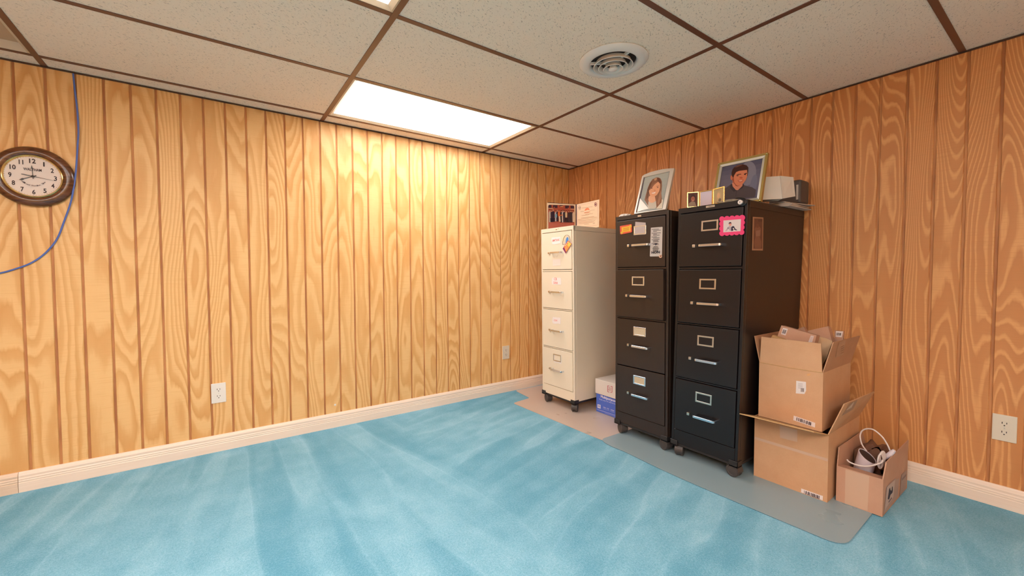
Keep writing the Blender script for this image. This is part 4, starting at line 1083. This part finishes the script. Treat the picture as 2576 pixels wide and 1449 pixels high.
# crumpled white scrap on the brown-black cabinet
bm = BM(); crumple(bm, (-0.665, -1.215, 1.378 + .006), .025, .042, .011, 11, flat=1.3785); obj('paper_scrap', bm, M['white_paper'], label='crumpled white paper scrap on the brown-black cabinet', cat='paper')

# ---- paper stack, white carton and grey pouch at the back of the black cabinet
stk = thing('paper_stack', (-0.25, -1.95, zT2), 'stack of loose papers jutting past the black cabinet side', 'papers')
rn = random.Random(9); z = zT2 + .0005
for i in range(7):
    w, l = .215, .28; ang = math.radians(rn.uniform(-7, 7) + (-6 if i > 4 else 0)); cx, cy = -0.172 + rn.uniform(-.006, .004), -1.885 + rn.uniform(-.012, .008)
    h = .0035 if i < 6 else .0015
    bm = BM(); box(bm, (-l / 2, -w / 2, 0), (l / 2, w / 2, h), M=Matrix.Translation((cx, cy, z)) @ Matrix.Rotation(ang, 4, 'Z')); obj('sheets', bm, M['grey_paper'] if i % 3 else M['white_card'], stk); z += h + .0003
ZW = z + .0005
# white carton, open flap toward the room
c2 = at_z(1968, 500, ZW + .001); c1_ = at_z(1918, 502.5, ZW + .001)
e = (c2 - c1_); e.z = 0; e.normalize(); dpt = Vector((-e.y, e.x, 0)); dpt = dpt if dpt.x > 0 else -dpt
wc = thing('white_carton', (c2 + c1_) / 2, 'white open-flapped carton lying on the paper stack', 'box')
hW = 0.118; W1 = c2 - e * .105
bm = BM()
tp = dpt * .010
prism(bm, [W1, c2, c2 + Vector((0, 0, hW)) + tp - e * .010, W1 + Vector((0, 0, hW)) + tp], dpt * .075)
obj('carton_body', bm, M['white_card'], wc)
q0 = c2 + Vector((0, 0, hW)) + tp - e * .010; q1 = c2
s0 = at_pl(1995, 446, c2 + dpt * .012, (e * .45 + dpt * -.9)); s1 = at_pl(2000, 494, c2 + dpt * .012, (e * .45 + dpt * -.9))
bm = BM(); panel(bm, [q1 - dpt * .001, s1, s0, q0 - dpt * .001], .002); obj('side_flap', bm, M['white_card'], wc)
g0 = at_z(2019, 505, ZW + .001)
pc = thing('grey_pouch', (g0.x, g0.y, ZW), 'dark grey vinyl pouch behind the white carton', 'pouch')
bm = BM(); gx0, gx1 = -0.19, -0.075; gy1 = at_x(2020, 500, gx0 + .03).y
box(bm, (gx0, gy1, ZW), (gx1, gy1 + .16, ZW + .128), .014, 3)
obj('pouch_body', bm, M['dark_grey'], pc, smooth=True)
bm = BM(); box(bm, (gx0 - .0015, gy1 + .012, ZW + .02), (gx0 + .0005, gy1 + .022, ZW + .10), .0005); obj('zip_strip', bm, M['grey_paper'], pc)

# ================================================================== PAPER CARTON ON THE MAT
pbx = -0.500; py0, py1 = -0.815, -1.095
pc_ = thing('copy_paper_box', (-0.39, -0.955, 0.003), 'white-lidded blue copy paper carton between the beige and brown-black cabinets', 'box')
bm = BM(); box(bm, (pbx + .006, py1 + .004, .003), (-0.285, py0 - .004, .200), .002); cb = obj('carton_base', bm, M['blue_box'], pc_)
bm = BM(); box(bm, (pbx, py1, .140), (-0.279, py0, .248), .003, 2); ld = obj('lid', bm, mk('white_lid', (0.74, 0.66, 0.60), .5)[0], pc_)
KP, OP = 80 / 892.0, (1480, 930)
p = Print((pbx + .006, 0, 0), (-1, 0, 0), OP, KP)
WH = (226, 222, 240)
p.text('Multipurpose', (345, 775), (790, 922), WH, squash=.019, bold=.03); p.text('Bright paper for inkjet & laser', (310, 835), (790, 985), WH, squash=.008)
p.poly([(258, 965), (345, 988), (345, 1092), (258, 1066)], WH); p.text('10', (278, 1045), (328, 1060), (70, 90, 180), squash=.016, bold=.03)
for a, b_ in (((420, 1065), (492, 1090)), ((530, 1100), (580, 1118)), ((635, 1140), (728, 1170))): p.text('00#', a, b_, WH, squash=.009); p.line((a[0], a[1] + 28), (b_[0] + 5, b_[1] + 30), 8, (170, 176, 226))
for x_, y_ in ((508, 1110), (618, 1150)): p.line((x_, y_ - 45), (x_, y_ + 30), 4, (170, 176, 226))
p.line((240, 1104), (790, 1290), 7, WH); p.line((460, 1215), (790, 1325), 7, (170, 176, 226)); p.done('carton_print', cb)
p = Print((pbx, 0, 0), (-1, 0, 0), OP, KP); RD = (196, 70, 90)
for a, b_ in (((540, 450), (590, 458)), ((540, 450), (540, 615)), ((540, 615), (590, 630)), ((622, 462), (670, 470)), ((670, 470), (668, 636)), ((668, 636), (618, 630))): p.line(a, b_, 13, RD)
p.text('TRU', (566, 530), (645, 545), RD, squash=.011); p.text('RED', (562, 580), (645, 597), RD, squash=.011); p.done('lid_logo', ld)

# ================================================================== CARDBOARD BOXES
def carton(label, x0, x1, y0, y1, z0, z1, m, name='cardboard_box', th=.004):
    """open box: four walls and a bottom as one body"""
    r = thing(name, ((x0 + x1) / 2, (y0 + y1) / 2, z0), label, 'box')
    bm = BM()
    box(bm, (x0, y1, z0), (x0 + th, y0, z1)); box(bm, (x1 - th, y1, z0), (x1, y0, z1))
    box(bm, (x0 + th, y0 - th, z0), (x1 - th, y0, z1)); box(bm, (x0 + th, y1, z0), (x1 - th, y1 + th, z1))
    box(bm, (x0 + th, y1 + th, z0), (x1 - th, y0 - th, z0 + th))
    obj('box_body', bm, m, r); return r
def flap(r, q, m, inward=None, th=.004):
    bm = BM(); panel(bm, q, th, inward); return obj('flap', bm, m, r)
def barcode(p, quad, n=12, col=(60, 48, 56), pad=.16, base=(226, 214, 212)):
    TL, TR, BR, BL = [Vector(q) for q in quad]; p.poly(quad, base); rn = random.Random(n)
    P_ = lambda s_, t_: tuple((TL.lerp(TR, s_)).lerp(BL.lerp(BR, s_), t_))
    s_ = .14
    while s_ < .84:
        w = rn.choice((.02, .035, .05)); p.poly([P_(s_, pad), P_(s_ + w, pad), P_(s_ + w, 1 - pad), P_(s_, 1 - pad)], col); s_ += w + rn.choice((.02, .03, .045))
OB, KB = (1840, 800), 480 / 1338.0
# ---- large bottom box
bx0, bx1, by0, by1, bz1 = -0.583, -0.165, -1.964, -2.272, 0.310
B = carton('large open cardboard box on the grey mat, carrying a smaller full box', bx0, bx1, by0, by1, FZ, bz1, M['card'])
flap(B, [(bx0, by0 + .0, bz1), (bx0, by1, bz1), (bx0 - .160, by1 + .004, bz1 + .050), (bx0 - .160, by0 - .002, bz1 + .044)], M['card_edge'], (0, 0, -1))
yo = -2.30
while at_y(2125, 1017, yo).x > bx0 + .004 and yo > -2.36: yo -= .002
f1q, f2q = at_y(2125, 1017, yo), at_y(2200.5, 985.5, yo)
flap(B, [(bx0, by1, bz1), (bx1, by1, bz1), f2q, f1q], M['card'], (0, 1, 0))
flap(B, [(bx0 + .006, by0 - .005, bz1 - .006), (bx1 - .006, by0 - .005, bz1 - .006), (bx1 - .006, by0 - .150, bz1 - .006), (bx0 + .006, by0 - .150, bz1 - .006)], M['card_b'], (0, 0, -1))
flap(B, [(bx1 - .005, by0 - .006, bz1 - .001), (bx1 - .005, by1 + .006, bz1 - .001), (bx1 - .160, by1 + .006, bz1 - .001), (bx1 - .160, by0 - .006, bz1 - .001)], M['card_b'], (0, 0, -1))
p = Print((bx0, 0, 0), (-1, 0, 0), OB, KB, lift=.0006, zmin=FZ + .003); barcode(p, [(490, 1195), (642, 1248), (640, 1290), (488, 1236)], 14); p.done('shipping_label', B)
bm = BM(); prism(bm, [at_x(OB[0] + a * KB, OB[1] + b_ * KB, bx0) for a, b_ in ((340, 755), (462, 785), (462, 870), (340, 838))], (-.0006, 0, 0)); obj('tape', bm, M['tape'], B)
bm = BM(); box(bm, (bx0 - .0006, by1 + .001, .19), (bx0, by0 - .001, .203)); obj('tape', bm, M['tape'], B)
nf = (f2q - f1q).cross(Vector((bx0, by1, bz1)) - f1q).normalized(); nf = nf if nf.dot(EYE - f1q) > 0 else -nf
p = Print(f1q + nf * .0, nf, OB, KB, lift=.0010); p.poly([(828, 600), (885, 572), (852, 640), (775, 684)], (168, 140, 118))
for q in range(4): p.line((806 + q * 10, 645 - q * 5), (838 + q * 6, 612 - q * 8), 5, (206, 190, 176))
p.done('flap_sticker', B)
# ---- upper box
ux0 = -0.578
uA, uB_ = at_x(1910, 914, ux0), at_x(2071, 935.6, ux0)
uy0, uy1, uz1 = uA.y, uB_.y, (uA.z + uB_.z) / 2
uz0, ux1 = bz1 - .0015 + .0035, -0.215
U = carton('medium open cardboard box packed with small cartons, set on the large box', ux0, ux1, uy0, uy1, uz0, uz1, M['card'])
ft = at_x(1990, 856, ux0).z
flap(U, [(ux0, uy0 - .002, uz1), (ux0, uy1 + .004, uz1), (ux0 + .004, uy1 + .012, ft), (ux0 + .004, uy0 - .006, ft)], M['card'], (1, 0, 0))
bm = BM(); tube(bm, [Vector((ux0 - .0006, uy0 - .001, uz1 + .001)), Vector((ux0 - .0012, (uy0 + uy1) / 2, uz1 - .002)), Vector((ux0 - .0006, uy1 + .003, uz1))], .0018, 6); obj('fold_crease', bm, M['card_edge'], U)
s_y = uy1 - .034
g1, g2 = at_y(2093, 863, s_y), at_y(2154.6, 847.7, s_y)
flap(U, [(ux0 + .002, uy1, uz1), (ux1, uy1, uz1), (ux1, s_y, g2.z), (ux0 + .006, s_y, g1.z)], M['card_b'], (0, 1, 0))
flap(U, [(ux0 + .002, uy0, uz1), (ux1, uy0, uz1), (ux1, uy0 + .024, uz1 + .130), (ux0 - .006, uy0 + .024, uz1 + .130)], M['card_b'], (0, -1, 0))
flap(U, [(ux1, uy0 - .004, uz1), (ux1, uy1 + .004, uz1), (ux1 + .055, uy1 + .004, uz1 + .105), (ux1 + .055, uy0 - .004, uz1 + .105)], M['card_b'], (-1, 0, 0))
p = Print((ux0, 0, 0), (-1, 0, 0), OB, KB, lift=.0006)
p.poly([(455, 440), (523, 448), (524, 510), (512, 533), (452, 528)], (222, 214, 212))
for q in range(5): p.line((468, 458 + q * 8), (500, 462 + q * 8), 3, (176, 166, 168))
for q in range(4): p.line((490 + q * 6, 492), (489 + q * 6, 518), 3, (70, 58, 66))
p.done('shipping_label', U)
p = Print((ux0, 0, 0), (-1, 0, 0), OB, KB, lift=.0006); barcode(p, [(437, 684), (588, 735), (586, 768), (434, 716)], 9); p.done('shipping_label', U)
p = Print((ux0, 0, 0), (-1, 0, 0), OB, KB, lift=.0006); p.poly([(528, 396), (545, 388), (556, 394), (548, 405), (532, 405)], (214, 160, 108)); p.done('tear_mark', U)
nu = Vector((0, g1.z - uz1, uy1 - s_y)).normalized(); nu = nu if nu.dot(EYE - g1) > 0 else -nu
OC, KC = (1880, 810), 300 / 2576.0
p = Print(Vector((ux0, uy1, uz1)), nu, OC, KC, lift=.0012); p.poly([(1985, 430), (2120, 385), (2068, 700), (1900, 770), (1940, 540)], (180, 140, 112))
for q in range(4): p.line((2010, 540 + q * 45), (2080, 505 + q * 45), 12, (140, 96, 72))
p.done('flap_sticker', U)
# ---- cartons packed in the upper box
def px_box(name, label, face, x, ext, m, k=KC, o_=OC, drawf=None, cat='box'):
    r = thing(name, at_x(o_[0] + face[0][0] * k, o_[1] + face[0][1] * k, x), label, cat)
    pts_ = [at_x(o_[0] + a * k, o_[1] + b_ * k, x) for a, b_ in face]
    bm = BM(); prism(bm, pts_, ext); obj('carton_body', bm, m, r)
    for df in (drawf or ()): p = Print((x, 0, 0), (-1, 0, 0), o_, k, lift=.0005); df(p); p.done('label_print', r)
    return r
def d_flat(p):
    barcode(p, [(772, 128), (876, 150), (826, 292), (728, 262)], 5, pad=.2)
def d_flat2(p):
    p.poly([(1372, 292), (1440, 305), (1400, 438), (1316, 436)], (210, 196, 194))
    for q in range(6): p.line((1366 - q * 4, 322 + q * 17), (1416 - q * 5, 332 + q * 17), 6, (186, 160, 164))
px_box('small_carton', 'flat brown carton with barcode tilted at the front of the medium box', [(735, 75), (1495, 290), (1380, 760), (560, 560)], -0.515, (.040, .0, -.004), M['card_c'], drawf=(d_flat, d_flat2))
def d_lab(p):
    barcode(p, [(1915, 195), (2068, 205), (2040, 330), (1905, 320)], 7, pad=.28)
px_box('small_carton', 'brown carton with pitched top leaning in the medium box', [(1305, 190), (1745, 90), (1830, 420), (1900, 900), (1320, 900)], -0.40, (.055, .004, -.010), M['card_c'])
px_box('small_carton', 'upright brown carton with barcode label at the back of the medium box', [(1885, 185), (2085, 200), (2060, 500), (2020, 980), (1860, 980)], -0.330, (.060, .014, -.006), M['card_c'], drawf=(d_lab,))
px_box('small_carton', 'narrow brown carton end peeking between the other cartons', [(1045, 170), (1210, 104), (1262, 200), (1300, 800), (1040, 800)], -0.300, (.04, .004, -.004), M['card_c'])
px_box('small_carton', 'tan carton edge low at the left of the medium box', [(505, 345), (545, 285), (900, 420), (900, 800), (480, 800)], -0.545, (.022, .0, 0), M['card_edge'])
cv = []
for a, b_ in ((1495, 305), (1700, 352), (1835, 412), (1830, 450), (1770, 600), (1720, 760), (1640, 900), (1560, 960), (1500, 700)): cv.append(at_x(OC[0] + a * KC, OC[1] + b_ * KC, -0.468))
bm = BM(); prism(bm, cv, (.0022, 0, 0)); obj('manila_card', bm, M['manila'], label='curved manila card sheet tucked into the medium box', cat='card')
# ---- small box on the floor
sx0, sx1, sy0, sy1, sz1 = -0.527, -0.128, -2.287, -2.446, 0.163
Sb = carton('small open cardboard box holding a camera and cables beside the large box', sx0, sx1, sy0, sy1, FZ, sz1, M['card_c'])
flap(Sb, [(sx0 + .001, sy1, sz1), (sx1, sy1, sz1), (sx1 - .004, sy1 - .002, .236), (sx0 + .034, sy1 - .002, .228)], M['card_c'], (0, 1, 0))
flap(Sb, [(sx0 + .001, sy0, sz1), (sx1, sy0, sz1), (sx1 - .050, sy0 + .002, .238), (sx0 + .024, sy0 + .002, .240)], M['card_c'], (0, -1, 0))
flap(Sb, [(sx0 + .001, sy0 - .003, sz1), (sx0 + .001, sy1 + .003, sz1), (sx0 + .070, sy1 + .005, sz1 - .012), (sx0 + .070, sy0 - .005, sz1 - .012)], M['card_c'], (0, 0, -1))
bm = BM(); prism(bm, [at_x(OB[0] + a * KB, OB[1] + b_ * KB, sx0) for a, b_ in ((800, 1060), (968, 1110), (955, 1352), (795, 1300))], (-.0007, 0, 0)); obj('tape', bm, M['tape'], Sb)
OD, KD = (2200, 1180), 100 / 1115.0
p = Print((0, sy1, 0), (0, -1, 0), OD, KD, lift=.0008, zmin=FZ + .003)
p.poly([(330, 490), (590, 250), (610, 300), (690, 240), (640, 760), (250, 1250)], (176, 146, 132)); p.poly([(345, 505), (570, 300), (520, 780), (285, 1140)], (196, 172, 160))
p.poly([(400, 560), (430, 510), (440, 590), (470, 600), (480, 500), (500, 480), (505, 600), (495, 660), (440, 720), (400, 850), (360, 840)], (60, 40, 52)); p.poly([(370, 930), (470, 780), (480, 820), (400, 930)], (120, 96, 96))
p.poly([(745, 160), (900, 20), (880, 360), (850, 640), (690, 800)], (170, 142, 128)); p.poly([(760, 260), (880, 130), (876, 190), (756, 330)], (130, 104, 98))
p.done('shipping_label', Sb)
# kraft packing paper, camera, cables inside
bm = BM(); crumple(bm, (-0.30, -2.362, .150), .125, .058, .072, 21, n=4, amp=.45)
for v in bm.verts:
    v.co.y = min(max(v.co.y, sy1 + .008), sy0 - .008); v.co.z = max(v.co.z, FZ + .006); v.co.x = min(max(v.co.x, -.325), sx1 - .008)
obj('packing_paper', bm, M['kraft'], smooth=True, label='crumpled kraft packing paper inside the small box', cat='paper')
OE, KE = (2090, 1060), 210 / 2029.0
ct = at_x(OE[0] + 885 * KE, OE[1] + 860 * KE, -0.405)
cr = .0345
cmr = thing('security_camera', (ct.x, ct.y, .06), 'white cylindrical camera with dark slanted face in the small box', 'camera')
bm = BM(); N_ = 32; lo_, hi_ = [], []
ax = Vector((-0.22, -0.24, 1)).normalized()
e1 = RGT - ax * RGT.dot(ax); e1.normalize(); e2 = ax.cross(e1)
def c_top(a): return 0.004 - 0.017 * math.cos(a + math.radians(40))
base_h = -(ct.z - .060)
rb = [bm.verts.new(ct + ax * base_h + e1 * (cr * math.cos(2 * math.pi * i / N_)) + e2 * (cr * math.sin(2 * math.pi * i / N_))) for i in range(N_)]
rt = [bm.verts.new(ct + ax * c_top(2 * math.pi * i / N_ ) + e1 * (cr * math.cos(2 * math.pi * i / N_)) + e2 * (cr * math.sin(2 * math.pi * i / N_))) for i in range(N_)]
ri = [bm.verts.new(ct + ax * (c_top(2 * math.pi * i / N_) * .98 + .0003) + e1 * (cr * .93 * math.cos(2 * math.pi * i / N_)) + e2 * (cr * .93 * math.sin(2 * math.pi * i / N_))) for i in range(N_)]
rj = [bm.verts.new(ct + ax * (c_top(2 * math.pi * i / N_) * .98 - .004) + e1 * (cr * .92 * math.cos(2 * math.pi * i / N_)) + e2 * (cr * .92 * math.sin(2 * math.pi * i / N_))) for i in range(N_)]
for A_, B_ in ((rb, rt), (rt, ri), (ri, rj)):
    for i in range(N_): bm.faces.new((A_[i], A_[(i + 1) % N_], B_[(i + 1) % N_], B_[i]))
bm.faces.new(rb)
obj('camera_body', bm, M['cam_white'], cmr, smooth=True)
bm = BM(); A_ = [ct + ax * (c_top(2 * math.pi * i / N_) * .98 - .0025) + e1 * (cr * .92 * math.cos(2 * math.pi * i / N_)) + e2 * (cr * .92 * math.sin(2 * math.pi * i / N_)) for i in range(N_)]
prism(bm, A_, -ax * .002); obj('lens_face', bm, M['cam_dark'], cmr)
def cable(label, pxs, x, r=.0032, k=5):
    pts_ = [at_x(OE[0] + q[0] * KE, OE[1] + q[1] * KE, q[2] if len(q) > 2 else x) for q in pxs]
    bm = BM(); tube(bm, smooth_pts(pts_, k), r, 8); return obj('white_cable', bm, M['white_cable'], smooth=True, label=label, cat='cable')
cable('pale cable rising in a tall loop above the small box', [(870, 720), (800, 630), (750, 540), (722, 440), (712, 340), (750, 240), (830, 190), (930, 178), (1040, 205), (1160, 290), (1270, 400), (1360, 540), (1410, 640), (1445, 740), (1440, 820)], -.36, .0030)
cable('white cable curving in front of the camera in the small box', [(392, 925), (440, 980), (560, 1035), (700, 1075), (860, 1090), (1000, 1075), (1130, 1040), (1230, 1000), (1260, 940)], -.478, .0033)
coil = []
for i in range(46):
    a = i / 45 * 2 * math.pi * 4; u_ = 1195 + 62 * math.cos(a) + i * 1.6; v_ = 985 + 165 * math.sin(a) - i * 2.2; coil.append((u_, v_, -.455 + .012 * math.sin(a + 1) + i * .0006))
cable('bundled white cable coiled beside the camera in the small box', coil, -.45, .0030, 3)
plugp = [at_x(OE[0] + a * KE, OE[1] + b_ * KE, -.40) for a, b_ in ((1290, 900), (1400, 830), (1500, 740), (1545, 700))]
bm = BM(); tube(bm, plugp, [.008, .010, .009, .006], 10); obj('cable_plug', bm, M['cam_white'], smooth=True, label='white moulded plug among the cables in the small box', cat='plug')
